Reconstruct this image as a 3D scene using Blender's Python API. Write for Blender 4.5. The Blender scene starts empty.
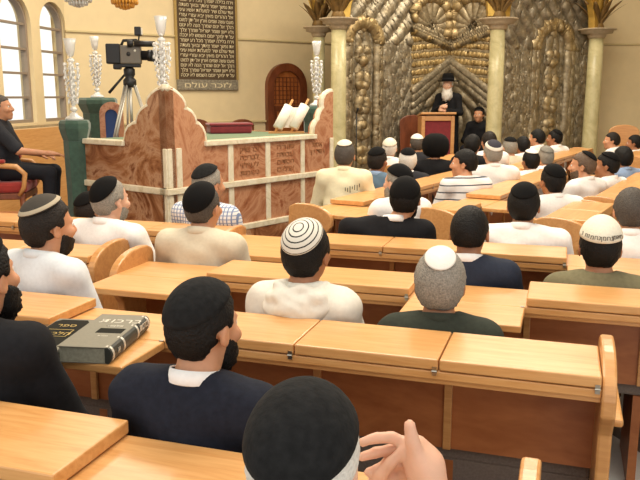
import bpy, bmesh, math, random
import numpy as np
from mathutils import Vector, Matrix, Euler
random.seed(7)
SC = bpy.context.scene
COL = SC.collection
PI = math.pi
R = math.radians

# ------------------------------------------------------------------ materials
def lin(h):
    h = h.lstrip('#')
    v = [int(h[i:i+2], 16)/255 for i in (0, 2, 4)]
    return tuple([(x/12.92 if x <= .04045 else ((x+.055)/1.055)**2.4) for x in v]) + (1,)

class NT:
    def __init__(self, name):
        self.m = bpy.data.materials.new(name); self.m.use_nodes = True
        self.t = self.m.node_tree; self.n = self.t.nodes; self.b = self.n['Principled BSDF']
    def add(self, kind, **kw):
        n = self.n.new(kind)
        for k, v in kw.items():
            if k.startswith('_'): setattr(n, k[1:], v)
            else: n.inputs[k.replace('__', ' ')].default_value = v
        return n
    def link(self, a, ao, b, bi): self.t.links.new(a.outputs[ao], b.inputs[bi])
    def ramp(self, stops):
        r = self.n.new('ShaderNodeValToRGB'); e = r.color_ramp.elements
        while len(e) < len(stops): e.new(.5)
        for i, (p, c) in enumerate(stops): e[i].position = p; e[i].color = c
        return r

def plain(name, col, rough=.6, metal=0., noise=0., scale=40., bump=0., sheen=0., coord='Object', spec=.5):
    a = NT(name); c = lin(col)
    a.b.inputs['Base Color'].default_value = c; a.b.inputs['Roughness'].default_value = rough
    a.b.inputs['Metallic'].default_value = metal; a.b.inputs['Specular IOR Level'].default_value = spec
    if sheen: a.b.inputs['Sheen Weight'].default_value = sheen
    if noise or bump:
        tc = a.add('ShaderNodeTexCoord'); nz = a.add('ShaderNodeTexNoise', Scale=scale, Detail=5.)
        a.link(tc, coord, nz, 'Vector')
        if noise:
            lo = tuple(max(0, x*(1-noise)) for x in c[:3])+(1,); hi = tuple(min(1, x*(1+noise)) for x in c[:3])+(1,)
            r = a.ramp([(.3, lo), (.7, hi)]); a.link(nz, 'Fac', r, 'Fac'); a.link(r, 'Color', a.b, 'Base Color')
        if bump:
            bp = a.add('ShaderNodeBump', Strength=bump, Distance=.01); a.link(nz, 'Fac', bp, 'Height'); a.link(bp, 'Normal', a.b, 'Normal')
    return a.m

def wood(name, c1, c2, rough=.35, scale=(1.2, 14, 14), coat=.15):
    a = NT(name); tc = a.add('ShaderNodeTexCoord'); mp = a.add('ShaderNodeMapping')
    mp.inputs['Scale'].default_value = scale
    oi = a.add('ShaderNodeObjectInfo'); ad = a.n.new('ShaderNodeVectorMath'); ad.operation = 'ADD'
    ml = a.n.new('ShaderNodeMath'); ml.operation = 'MULTIPLY'; ml.inputs[1].default_value = 17.
    a.link(oi, 'Random', ml, 0); a.link(tc, 'Object', ad, 0); a.link(ml, 0, ad, 1); a.link(ad, 0, mp, 'Vector')
    n1 = a.add('ShaderNodeTexNoise', Scale=2.2, Detail=6., Roughness=.6, Distortion=1.2); a.link(mp, 'Vector', n1, 'Vector')
    n2 = a.add('ShaderNodeTexNoise', Scale=16., Detail=3.); a.link(mp, 'Vector', n2, 'Vector')
    mx = a.n.new('ShaderNodeMath'); mx.operation = 'MULTIPLY_ADD'; mx.inputs[1].default_value = .25
    a.link(n2, 'Fac', mx, 0); a.link(n1, 'Fac', mx, 2)
    r = a.ramp([(.38, lin(c1)), (.82, lin(c2))]); a.link(mx, 0, r, 'Fac'); a.link(r, 'Color', a.b, 'Base Color')
    a.b.inputs['Roughness'].default_value = rough; a.b.inputs['Coat Weight'].default_value = coat; a.b.inputs['Coat Roughness'].default_value = .18
    bp = a.add('ShaderNodeBump', Strength=.04, Distance=.004); a.link(n2, 'Fac', bp, 'Height'); a.link(bp, 'Normal', a.b, 'Normal')
    return a.m

def marble(name, cols, scale=2.2, rough=.25):
    a = NT(name); tc = a.add('ShaderNodeTexCoord')
    n0 = a.add('ShaderNodeTexNoise', Scale=scale, Detail=8., Roughness=.65, Distortion=2.2); a.link(tc, 'Object', n0, 'Vector')
    n = len(cols); r = a.ramp([(.28+.46*i/(n-1), lin(c)) for i, c in enumerate(cols)])
    a.link(n0, 'Fac', r, 'Fac'); a.link(r, 'Color', a.b, 'Base Color'); a.b.inputs['Roughness'].default_value = rough
    return a.m

M = {}
M['beech'] = wood('beech_veneer', 'c88c4c', 'dfaa6c')
M['beech_edge'] = wood('beech_edge', 'bb8048', 'd49e62', rough=.32)
M['panel'] = wood('red_beech_panel', '94532a', 'b57040', rough=.42, scale=(1.2, 8, 3.))
M['cushion'] = plain('brown_grey_seat', '76675c', .85, noise=.15, scale=120, bump=.1)
M['brass'] = plain('brass', 'b99a5a', .3, 1.)
M['steel'] = plain('hinge_steel', 'b8b2a4', .3, 1.)
M['floor'] = plain('floor_tile', '6a5c50', .35, noise=.18, scale=3., coord='Object')
M['wall'] = plain('cream_plaster', 'dfcca2', .85, noise=.03, scale=6, bump=.03)
M['ceil'] = plain('white_ceiling', 'e8e0cc', .9)
M['trim'] = plain('cream_trim', 'c9b88a', .7)
M['winframe'] = plain('bronze_window_frame', '8f8070', .5)
M['darkwood'] = wood('dark_carved_wood', '5a2d18', '84482a', rough=.4, scale=(3, 3, 1))
M['lattice'] = wood('amber_door_panel', '9a5426', 'b8703a', rough=.4, scale=(3, 3, 1))
M['onyx'] = marble('brown_onyx', ['43261a', '7a4a30', '9c6a48', 'ba9070', '7c4a30', '553020'], 1.9)
M['onyx_pink'] = marble('pink_onyx', ['6f3d28', 'a46a4a', 'c2906e', '9c6042', '7f4830'], 2.4)
M['border'] = marble('ivory_marble', ['cdbf9c', 'e4dac0', 'efe8d4'], 6., .3)
M['engrave'] = plain('engraved_brown', '9a6844', .6)
M['green'] = plain('green_velvet', '345043', .8, noise=.2, scale=25, sheen=.4)
M['greentop'] = plain('green_felt', '5f7650', .85, noise=.12, scale=30, sheen=.2)
M['redvelvet'] = plain('red_velvet', '7c2026', .8, noise=.15, scale=30, sheen=.3)
M['redcloth'] = plain('red_upholstery', '9a2a22', .75, noise=.12, scale=30, sheen=.2)
M['column'] = marble('green_onyx_column', ['a89f72', 'c4ba8c', 'd6cda4'], 2.4, .3)
M['capital'] = plain('capital_stone', 'b3a184', .6, noise=.15, scale=15)
M['palm'] = plain('bronze_palm', '7d6238', .5, .4, noise=.3, scale=12)
M['palmgold'] = plain('gold_leaf', 'c4a04e', .4, .6, noise=.15, scale=12)
M['black'] = plain('black_plastic', '17171a', .45)
M['camgrey'] = plain('camera_grey', '6c655c', .5)
M['camwhite'] = plain('lamp_diffuser', 'e6e0d2', .4)
M['alu'] = plain('tripod_aluminium', 'c9c7bf', .35, .6)
M['paper'] = plain('paper', 'efe9db', .8, noise=.03)
M['pages'] = plain('book_pages', '9d9a86', .9, noise=.15, scale=90)
M['bookgrey'] = plain('book_grey_cloth', '7d7868', .6, noise=.06, scale=120)
M['bookdark'] = plain('book_dark_panel', '1e1d17', .8, spec=.15)
M['bookgold'] = plain('book_gold_print', 'c0a45a', .4, .4)
M['booksilver'] = plain('book_silver_print', 'cfcabc', .4, .3)
M['spinedark'] = plain('book_spine_dark', '33352f', .5)
M['cloth_dark'] = plain('tapestry_brown', '51402c', .9, noise=.2, scale=40)
M['cloth_gold'] = plain('tapestry_gold_edge', 'a58a4e', .7, noise=.2, scale=60)
M['cloth_silver'] = plain('tapestry_silver_band', '8a8270', .6, .3, noise=.4, scale=30)
M['cream_thread'] = plain('cream_thread', 'd8cba6', .7)
M['bag'] = plain('dark_plastic_bag', '26292c', .25)
M['eye'] = plain('eye_white', 'dcd6cc', .25)
M['iris'] = plain('eye_brown', '2a1a10', .2)
# hair and kippot
M['hair_black'] = plain('hair_black', '0f0c0a', .6, noise=.6, scale=140, bump=.6, spec=.25)
M['hair_dark'] = plain('hair_dark_brown', '211a15', .6, noise=.5, scale=140, bump=.6, spec=.25)
M['hair_grey'] = plain('hair_grey', '8b857a', .7, noise=.4, scale=160, bump=.6)
M['hair_darkgrey'] = plain('hair_dark_grey', '474039', .65, noise=.5, scale=160, bump=.6)
M['hair_brown'] = plain('hair_brown_grey', '5e4a38', .65, noise=.4, scale=140, bump=.5)
M['hair_white'] = plain('hair_white', 'd9d4ca', .75, noise=.12, scale=160, bump=.6)
M['k_black'] = plain('kippah_black_velvet', '0b0a0a', .9, noise=.3, scale=150, spec=.2)
M['k_suede'] = plain('kippah_black_suede', '191919', .92, noise=.4, scale=60, bump=.3, spec=.25)
M['k_white'] = plain('kippah_white_satin', 'e4e0d6', .6, bump=.2, scale=80)
M['k_grey'] = plain('kippah_grey_knit', '77736a', .8, noise=.3, scale=90, bump=.3)
M['k_cream'] = plain('cap_cream_knit', 'e2dcc8', .8, noise=.05, scale=90, bump=.3)
M['k_text'] = plain('cap_black_lettering', '15151a', .7)
def kippah_rings(name, base, ring, n, lo=.0, hi=1., duty=.32, zig=0.):
    a = NT(name); uv = a.add('ShaderNodeUVMap'); sp = a.add('ShaderNodeSeparateXYZ'); a.link(uv, 'UV', sp, 0)
    nz = a.add('ShaderNodeTexNoise', Scale=60.); tc = a.add('ShaderNodeTexCoord'); a.link(tc, 'Object', nz, 'Vector')
    m0 = a.n.new('ShaderNodeMath'); m0.operation = 'MULTIPLY_ADD'; m0.inputs[1].default_value = .03; a.link(nz, 'Fac', m0, 0); a.link(sp, 'X', m0, 2)
    m1 = a.n.new('ShaderNodeMath'); m1.operation = 'MULTIPLY'; m1.inputs[1].default_value = n; a.link(m0, 0, m1, 0)
    m2 = a.n.new('ShaderNodeMath'); m2.operation = 'FRACT'; a.link(m1, 0, m2, 0)
    m3 = a.n.new('ShaderNodeMath'); m3.operation = 'LESS_THAN'; m3.inputs[1].default_value = duty; a.link(m2, 0, m3, 0)
    g1 = a.n.new('ShaderNodeMath'); g1.operation = 'GREATER_THAN'; g1.inputs[1].default_value = lo; a.link(sp, 'X', g1, 0)
    g2 = a.n.new('ShaderNodeMath'); g2.operation = 'LESS_THAN'; g2.inputs[1].default_value = hi; a.link(sp, 'X', g2, 0)
    p1 = a.n.new('ShaderNodeMath'); p1.operation = 'MULTIPLY'; a.link(m3, 0, p1, 0); a.link(g1, 0, p1, 1)
    p2 = a.n.new('ShaderNodeMath'); p2.operation = 'MULTIPLY'; a.link(p1, 0, p2, 0); a.link(g2, 0, p2, 1)
    r = a.ramp([(.4, lin(base)), (.6, lin(ring))]); a.link(p2, 0, r, 'Fac'); a.link(r, 'Color', a.b, 'Base Color')
    a.b.inputs['Roughness'].default_value = .85
    bp = a.add('ShaderNodeBump', Strength=.3, Distance=.004); a.link(nz, 'Fac', bp, 'Height'); a.link(bp, 'Normal', a.b, 'Normal')
    return a.m
M['k_knit'] = kippah_rings('kippah_white_knit_black_rings', 'd9d4c6', '26241f', 5.2, .12, .97, .24)
M['k_band'] = kippah_rings('kippah_dark_white_band', '34302a', 'a89c84', 1., .0, .985, .9)
M['k_band'] = kippah_rings('kippah_dark_knit_pale_rim', '3a342c', 'ada088', 1.0, .80, .97, 2.)
M['k_navywhite'] = kippah_rings('kippah_navy_with_white_rim', '2c2a36', 'ddd8cc', 1., .72, 2., 2.)
# cloth
def shirt_mat(name, col, rough=.8, amt=.04): return plain(name, col, rough, noise=amt, scale=60, bump=.08, spec=.25)
M['s_white'] = shirt_mat('white_cotton', 'e9e6e2')
M['s_offwhite'] = shirt_mat('off_white_cotton', 'e2ddcf')
M['s_beige'] = shirt_mat('beige_cotton', 'cfc4ac')
M['s_paleblue'] = shirt_mat('pale_blue_white_cotton', 'd5d8da')
M['s_cream'] = shirt_mat('cream_cotton', 'e6dfbd')
M['s_blue'] = shirt_mat('light_blue_cotton', '8ba2c2')
M['s_midblue'] = shirt_mat('mid_blue_cotton', '5d7488')
M['s_navy'] = shirt_mat('navy_cotton', '262c3a', .85, .1)
M['s_black'] = shirt_mat('black_wool', '17171a', .9, .2)
M['s_suit'] = shirt_mat('dark_navy_wool', '1c1f2a', .9, .2)
M['s_greygreen'] = shirt_mat('dark_green_grey_cloth', '34382f', .9, .12)
M['s_olive'] = shirt_mat('olive_cotton', '746d52', .9, .1)
M['s_charcoal'] = shirt_mat('charcoal_cotton', '2b2c31', .85, .1)
M['trousers'] = shirt_mat('dark_trousers', '202127', .9, .1)
M['shoe'] = plain('black_leather', '151212', .35)
M['print'] = plain('shirt_print', '4a4a40', .8)
M['skin'] = plain('skin_warm', 'c68e6a', .5, noise=.08, scale=25)
M['skin_pale'] = plain('skin_pale', 'd7a88c', .5, noise=.08, scale=25)
M['skin_tan'] = plain('skin_tan', 'a56f4c', .5, noise=.08, scale=25)
for k in ('skin', 'skin_pale', 'skin_tan'):
    M[k].node_tree.nodes['Principled BSDF'].inputs['Subsurface Weight'].default_value = .08
def stripes(name, base, ln, period, duty, axes):
    a = NT(name); tc = a.add('ShaderNodeTexCoord'); sp = a.add('ShaderNodeSeparateXYZ'); a.link(tc, 'Object', sp, 0)
    last = None
    for ax, c in axes:
        m = a.n.new('ShaderNodeMath'); m.operation = 'MULTIPLY'; m.inputs[1].default_value = 1/period; a.link(sp, ax, m, 0)
        f = a.n.new('ShaderNodeMath'); f.operation = 'FRACT'; a.link(m, 0, f, 0)
        l = a.n.new('ShaderNodeMath'); l.operation = 'LESS_THAN'; l.inputs[1].default_value = duty; a.link(f, 0, l, 0)
        mx = a.n.new('ShaderNodeMix'); mx.data_type = 'RGBA'; a.link(l, 0, mx, 0)
        if last is None: mx.inputs[6].default_value = lin(base)
        else: a.t.links.new(last.outputs[2], mx.inputs[6])
        mx.inputs[7].default_value = lin(c); last = mx
    a.t.links.new(last.outputs[2], a.b.inputs['Base Color']); a.b.inputs['Roughness'].default_value = .8
    return a.m
M['s_stripe'] = stripes('white_jersey_navy_stripes', 'e8e6e3', '3a4252', .062, .17, [('Z', '39424f')])
M['s_plaid'] = stripes('blue_white_plaid', 'dcdcdc', '7f8fb0', .024, .3, [('Z', '93a0ba'), ('X', '7688aa')])
def crystal():
    a = NT('cut_crystal'); a.b.inputs['Base Color'].default_value = (.93, .93, .9, 1); a.b.inputs['Roughness'].default_value = .12
    a.b.inputs['Transmission Weight'].default_value = .35; a.b.inputs['Coat Weight'].default_value = .6; a.b.inputs['IOR'].default_value = 1.5
    return a.m
M['crystal'] = crystal()
def glass():
    a = NT('window_glass'); a.n.remove(a.b)
    tr = a.add('ShaderNodeBsdfTransparent'); gl = a.add('ShaderNodeBsdfGlossy', Roughness=.02); mx = a.add('ShaderNodeMixShader', Fac=.06)
    tr.inputs[0].default_value = (.97, .98, .97, 1)
    a.link(tr, 0, mx, 1); a.link(gl, 0, mx, 2); a.t.links.new(mx.outputs[0], a.n['Material Output'].inputs[0]); return a.m
M['glass'] = glass()
def bulb():
    a = NT('lit_bulb'); a.b.inputs['Emission Color'].default_value = (1, .72, .38, 1); a.b.inputs['Emission Strength'].default_value = 6.; return a.m
M['bulb'] = bulb()
def arkmetal():
    a = NT('hammered_silver_and_gold'); tc = a.add('ShaderNodeTexCoord')
    at = a.add('ShaderNodeAttribute', _attribute_name='gold')
    nz = a.add('ShaderNodeTexNoise', Scale=9., Detail=6., Roughness=.7); a.link(tc, 'Object', nz, 'Vector')
    rs = a.ramp([(.3, lin('645b4a')), (.55, lin('978c76')), (.72, lin('c6bca6'))]); a.link(nz, 'Fac', rs, 'Fac')
    rg = a.ramp([(.3, lin('8f7444')), (.7, lin('d0b06c'))]); a.link(nz, 'Fac', rg, 'Fac')
    mx = a.n.new('ShaderNodeMix'); mx.data_type = 'RGBA'; a.link(at, 'Fac', mx, 0)
    a.t.links.new(rs.outputs[0], mx.inputs[6]); a.t.links.new(rg.outputs[0], mx.inputs[7]); a.t.links.new(mx.outputs[2], a.b.inputs['Base Color'])
    a.b.inputs['Metallic'].default_value = .6; a.b.inputs['Roughness'].default_value = .46
    return a.m
M['ark'] = arkmetal()

# ------------------------------------------------------------------ mesh helpers
class MB:
    def __init__(self): self.v = []; self.f = []
    def add(self, vs, fs):
        o = len(self.v); self.v += [tuple(x) for x in vs]; self.f += [tuple(i+o for i in q) for q in fs]; return self
    def box(self, x0, x1, y0, y1, z0, z1, mat=None):
        vs = [Vector((x, y, z)) for x in (x0, x1) for y in (y0, y1) for z in (z0, z1)]
        if mat is not None: vs = [mat @ v for v in vs]
        return self.add(vs, [(0, 1, 3, 2), (4, 6, 7, 5), (0, 4, 5, 1), (2, 3, 7, 6), (0, 2, 6, 4), (1, 5, 7, 3)])
    def prism(self, poly, t0, t1, fn):
        """poly: ccw 2-D outline; fn(u, v, t) -> 3-D point."""
        n = len(poly)
        vs = [fn(u, v, t0) for u, v in poly]+[fn(u, v, t1) for u, v in poly]
        fs = [tuple(range(n))[::-1], tuple(range(n, 2*n))]+[(i, (i+1) % n, n+(i+1) % n, n+i) for i in range(n)]
        return self.add(vs, fs)
    def tube(self, pts, rad, seg=10, cap=True):
        pts = [Vector(p) for p in pts]; n = len(pts)
        rad = rad if isinstance(rad, (list, tuple)) else [rad]*n
        o = []; up = Vector((0, 0, 1)); prev = None
        for i, p in enumerate(pts):
            t = (pts[min(i+1, n-1)]-pts[max(i-1, 0)]).normalized()
            if prev is None: s = t.cross(up if abs(t.z) < .9 else Vector((1, 0, 0))).normalized()
            else: s = (prev-t*prev.dot(t)).normalized()
            prev = s; w = t.cross(s)
            for k in range(seg):
                a = 2*PI*k/seg; o.append(p+(s*math.cos(a)+w*math.sin(a))*rad[i])
        fs = [(i*seg+k, i*seg+(k+1) % seg, (i+1)*seg+(k+1) % seg, (i+1)*seg+k) for i in range(n-1) for k in range(seg)]
        if cap: fs += [tuple(range(seg))[::-1], tuple(range((n-1)*seg, n*seg))]
        return self.add(o, fs)
    def lathe(self, prof, seg=20, c=(0, 0, 0)):
        o = []; n = len(prof)
        for r, z in prof:
            for k in range(seg):
                a = 2*PI*k/seg; o.append((c[0]+r*math.cos(a), c[1]+r*math.sin(a), c[2]+z))
        fs = [(i*seg+k, i*seg+(k+1) % seg, (i+1)*seg+(k+1) % seg, (i+1)*seg+k) for i in range(n-1) for k in range(seg)]
        fs += [tuple(range(seg))[::-1], tuple(range((n-1)*seg, n*seg))]
        return self.add(o, fs)
    def ball(self, c, r, seg=10, rings=6):
        r = r if isinstance(r, (list, tuple)) else (r, r, r)
        o = [(c[0], c[1], c[2]-r[2])]
        for i in range(1, rings):
            a = -PI/2+PI*i/rings
            for k in range(seg):
                b = 2*PI*k/seg; o.append((c[0]+r[0]*math.cos(a)*math.cos(b), c[1]+r[1]*math.cos(a)*math.sin(b), c[2]+r[2]*math.sin(a)))
        o.append((c[0], c[1], c[2]+r[2])); L = len(o)-1; fs = []
        for k in range(seg):
            fs.append((0, 1+(k+1) % seg, 1+k)); b = 1+(rings-2)*seg; fs.append((L, b+k, b+(k+1) % seg))
        for i in range(rings-2):
            for k in range(seg):
                b = 1+i*seg; fs.append((b+k, b+(k+1) % seg, b+seg+(k+1) % seg, b+seg+k))
        return self.add(o, fs)
    def build(self, name, mat, parent=None, smooth=False, bevel=0., loc=None, rot=None):
        me = bpy.data.meshes.new(name); me.from_pydata(self.v, [], self.f); me.update()
        return link(name, me, mat, parent, smooth, bevel, loc, rot)

def link(name, me, mat, parent=None, smooth=False, bevel=0., loc=None, rot=None):
    if mat is not None and not me.materials: me.materials.append(mat)
    if smooth: me.polygons.foreach_set('use_smooth', [True]*len(me.polygons))
    o = bpy.data.objects.new(name, me); COL.objects.link(o)
    if parent is not None: o.parent = parent
    if loc is not None: o.location = loc
    if rot is not None: o.rotation_euler = rot
    if bevel:
        b = o.modifiers.new('edge', 'BEVEL'); b.width = bevel; b.segments = 2; b.limit_method = 'ANGLE'
    return o
def tag(o, label=None, cat=None, group=None, kind=None):
    for k, v in (('label', label), ('category', cat), ('group', group), ('kind', kind)):
        if v: o[k] = v
    return o
def empty(name, loc, rz=0., label=None, cat=None, group=None):
    o = bpy.data.objects.new(name, None); COL.objects.link(o); o.location = loc; o.rotation_euler = (0, 0, rz); o.empty_display_size = .1
    return tag(o, label, cat, group)
def struct(o): o['kind'] = 'structure'; return o

def hebrew(name, text, size, mat, parent, loc, rot, extrude=.002, align='CENTER', width=None):
    cu = bpy.data.curves.new(name, 'FONT'); cu.body = text[::-1]; cu.size = size; cu.extrude = extrude; cu.align_x = align; cu.resolution_u = 2
    t = bpy.data.objects.new(name, cu); COL.objects.link(t)
    dg = bpy.context.evaluated_depsgraph_get(); me = bpy.data.meshes.new_from_object(t.evaluated_get(dg))
    bpy.data.objects.remove(t)
    if width and len(me.vertices):
        xs = [v.co.x for v in me.vertices]; s = width/(max(xs)-min(xs)); c = (max(xs)+min(xs))/2
        for v in me.vertices: v.co.x = (v.co.x-c)*s
    return link(name, me, mat, parent, loc=loc, rot=rot)

# ------------------------------------------------------------------ signed-distance modelling of people (smooth unions, one closed surface)
class SDF:
    def __init__(self, lo, hi, h):
        self.lo = np.array(lo, float); self.h = h
        self.n = np.ceil((np.array(hi)-self.lo)/h).astype(int)+1
        self.D = np.full(self.n, .25, np.float32)
        self.ax = [self.lo[i]+h*np.arange(self.n[i]) for i in range(3)]
    def _win(self, lo, hi):
        a = np.maximum(((lo-self.lo)/self.h).astype(int)-1, 0); b = np.minimum(((hi-self.lo)/self.h).astype(int)+2, self.n)
        return a, b
    def _grid(self, a, b):
        return np.meshgrid(*[self.ax[i][a[i]:b[i]] for i in range(3)], indexing='ij', sparse=True)
    def _merge(self, a, b, d, k, sub=False):
        s = (slice(a[0], b[0]), slice(a[1], b[1]), slice(a[2], b[2])); D = self.D[s]
        if sub:
            hh = np.maximum(k-np.abs(D+d), 0)/k; self.D[s] = np.maximum(D, -d)+hh*hh*k/4
        else:
            hh = np.maximum(k-np.abs(D-d), 0)/k; self.D[s] = np.minimum(D, d)-hh*hh*k/4
    def cap(self, p, q, rp, rq, k=.03, sx=1.):
        p = np.array(p, float); q = np.array(q, float); m = max(rp, rq)*max(sx, 1)+k+3*self.h
        a, b = self._win(np.minimum(p, q)-m, np.maximum(p, q)+m)
        if (b <= a).any(): return
        X, Y, Z = self._grid(a, b); d = (q-p).copy(); d[0] /= sx; L = max(d @ d, 1e-9)
        x = (X-p[0])/sx; y = Y-p[1]; z = Z-p[2]
        t = np.clip((x*d[0]+y*d[1]+z*d[2])/L, 0, 1)
        dist = np.sqrt((x-t*d[0])**2+(y-t*d[1])**2+(z-t*d[2])**2)-(rp+(rq-rp)*t)
        self._merge(a, b, dist.astype(np.float32), k)
    def ell(self, c, r, k=.03, Rm=None, sub=False):
        c = np.array(c, float); r = np.array(r, float); m = r.max()+k+3*self.h
        a, b = self._win(c-m, c+m)
        if (b <= a).any(): return
        X, Y, Z = self._grid(a, b); x = X-c[0]; y = Y-c[1]; z = Z-c[2]
        if Rm is not None:
            Rm = Rm/np.linalg.norm(Rm[:, 0]); x, y, z = (Rm[0, 0]*x+Rm[1, 0]*y+Rm[2, 0]*z, Rm[0, 1]*x+Rm[1, 1]*y+Rm[2, 1]*z, Rm[0, 2]*x+Rm[1, 2]*y+Rm[2, 2]*z)
        k0 = np.sqrt((x/r[0])**2+(y/r[1])**2+(z/r[2])**2); k1 = np.sqrt((x/r[0]**2)**2+(y/r[1]**2)**2+(z/r[2]**2)**2)+1e-9
        self._merge(a, b, (k0*(k0-1)/k1).astype(np.float32), k, sub)
    def wrinkle(self, amp, f, seed=0.):
        X, Y, Z = np.meshgrid(*self.ax, indexing='ij', sparse=True)
        w = np.sin(f*X+1.7*np.sin(f*.6*Z+seed)+seed)*np.sin(f*.8*Z+1.3*np.sin(f*.7*Y+2*seed))+.6*np.sin(f*1.9*(X*.6+Z)+2*np.sin(f*Y+seed))
        self.D += (amp*w).astype(np.float32)
    def mesh(self, name):
        D = self.D; D[0], D[-1], D[:, 0], D[:, -1], D[:, :, 0], D[:, :, -1] = [.2]*6
        s = D < 0; nx, ny, nz = D.shape
        cor = [(i, j, k) for i in (0, 1) for j in (0, 1) for k in (0, 1)]
        sl = lambda A, o: A[o[0]:nx-1+o[0], o[1]:ny-1+o[1], o[2]:nz-1+o[2]]
        cnt = sum(sl(s, o).astype(np.int8) for o in cor); mix = (cnt > 0) & (cnt < 8)
        idx = np.argwhere(mix); acc = np.zeros((len(idx), 3)); nn = np.zeros(len(idx))
        vals = {o: sl(D, o)[mix] for o in cor}
        for o in cor:
            for ax in range(3):
                if o[ax]: continue
                p = list(o); p[ax] = 1; p = tuple(p); a, b = vals[o], vals[p]; cr = (a < 0) != (b < 0)
                t = np.where(cr, a/np.where(cr, a-b, 1), 0); pt = np.tile(np.array(o, float), (len(idx), 1)); pt[:, ax] = t
                acc[cr] += pt[cr]; nn[cr] += 1
        V = self.lo+self.h*(idx+acc/nn[:, None])
        vid = -np.ones(mix.shape, np.int64); vid[mix] = np.arange(len(idx)); F = []
        for ax in range(3):
            b, c = (ax+1) % 3, (ax+2) % 3
            T = np.transpose(s, (ax, b, c)); W = np.transpose(vid, (ax, b, c))
            ed = T[:-1, 1:-1, 1:-1] != T[1:, 1:-1, 1:-1]; I = np.argwhere(ed); ins = T[:-1, 1:-1, 1:-1][ed]
            i, j, k = I[:, 0], I[:, 1], I[:, 2]
            q = np.stack([W[i, j, k], W[i, j+1, k], W[i, j+1, k+1], W[i, j, k+1]], 1)
            q[~ins] = q[~ins][:, ::-1]; F.append(q)
        F = np.concatenate(F)
        me = bpy.data.meshes.new(name); me.vertices.add(len(V)); me.vertices.foreach_set('co', V.astype(np.float32).ravel())
        me.loops.add(F.size); me.loops.foreach_set('vertex_index', F.astype(np.int32).ravel())
        me.polygons.add(len(F)); me.polygons.foreach_set('loop_start', np.arange(0, F.size, 4, dtype=np.int32))
        me.update(calc_edges=True); me.validate(); me.polygons.foreach_set('use_smooth', [True]*len(me.polygons)); return me

def rotm(yaw, pitch, roll=0.):
    return HS*np.array(Matrix.Rotation(yaw, 3, 'Z') @ Matrix.Rotation(pitch, 3, 'X') @ Matrix.Rotation(roll, 3, 'Y'))

HS = 1.05
CRN_C = np.array((0, -.012, .026)); CRN_R = np.array((.0755, .096, .0905))       # cranium, in the head's own frame
def head_sdf(S, c, Rm, ears=True):
    P = lambda p: c+Rm @ np.array(p, float)
    E_ = lambda c_, r_, k, sub=False: S.ell(P(c_), np.array(r_)*HS, k, Rm, sub)
    E_(CRN_C, CRN_R, .02)
    E_((0, .030, -.045), (.057, .062, .070), .035)
    E_((0, .066, -.098), (.024, .022, .019), .025)
    S.cap(P((-.033, .079, .019)), P((.033, .079, .019)), .010, .010, .018)
    S.cap(P((0, .088, .012)), P((0, .108, -.027)), .008, .0125, .012)
    E_((0, .098, -.034), (.019, .013, .010), .010)
    S.cap(P((-.018, .086, -.063)), P((.018, .086, -.063)), .007, .007, .009)
    S.cap(P((-.016, .085, -.074)), P((.016, .085, -.074)), .008, .008, .009)
    for s in (-1, 1):
        E_((s*.031, .092, .002), (.016, .013, .011), .012, sub=True)
        E_((s*.044, .066, -.026), (.022, .022, .018), .025)
        if ears:
            E_((s*.080, -.010, -.012), (.010, .019, .032), .008)
            E_((s*.088, -.004, -.010), (.006, .010, .018), .006, sub=True)

def hand_sdf(S, wrist, fwd, palmn, side, curl=.5, r=1.):
    """palm + five fingers; fwd = to the finger tips, palmn = palm normal, side = +1 right hand (thumb towards side axis)."""
    w = np.array(wrist, float); f = np.array(fwd, float); f /= np.linalg.norm(f)
    n = np.array(palmn, float); n -= f*(n @ f); n /= np.linalg.norm(n); a = np.cross(f, n)*side
    S.cap(w, w+f*.03, .026*r, .026*r, .02)
    for i, (o, L) in enumerate([(.030, .074), (.010, .082), (-.010, .076), (-.029, .060)]):
        k = w+f*.088*r+a*o*r
        S.cap(w+f*.02+a*o*.5*r, k, .017*r, .012*r, .014)
        p = k; ang = 0.
        for j, (seg, rr) in enumerate([(.45, .0095), (.32, .0085), (.26, .0078)]):
            ang += curl*(.7+.2*j); q = p+(f*math.cos(ang)+n*math.sin(ang))*L*seg*r
            S.cap(p, q, rr*r, (rr-.0008)*r, .004); p = q
    b = w+f*.03*r+a*.028*r; m = b+(f*.6+a*.7+n*.3)*.036*r; e = m+(f*.9+a*.25+n*.25)*.036*r; t = e+(f+n*.2)*.026*r
    S.cap(b, m, .016*r, .0125*r, .012); S.cap(m, e, .012*r, .0105*r, .006); S.cap(e, t, .0105*r, .0085*r, .005)

def shell(name, c, Rm, cen, rad, mask, thick, inner=.93, nu=56, nv=36, jit=0., seed=0):
    """closed hair / beard shell: an ellipsoid whose radius sinks under the skin wherever mask(dir) is 0."""
    rng = np.random.RandomState(seed); vs = []; fs = []
    jn = rng.rand(nv+1, nu)
    for i in range(nv+1):
        a = -PI/2+PI*i/nv
        for k in range(nu):
            b = 2*PI*k/nu; d = np.array((math.cos(a)*math.cos(b), math.cos(a)*math.sin(b), math.sin(a)))
            m = mask(d); s = inner*(1-m)+m
            p = cen+rad*d*s+d*(thick(d) if callable(thick) else thick)*m*(1+jit*(jn[i, k]-.5))
            vs.append(c+Rm @ p)
    for i in range(nv):
        for k in range(nu):
            q = (i*nu+k, i*nu+(k+1) % nu, (i+1)*nu+(k+1) % nu, (i+1)*nu+k); fs.append(q)
    mb = MB(); mb.add(vs, fs); return mb

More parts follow.
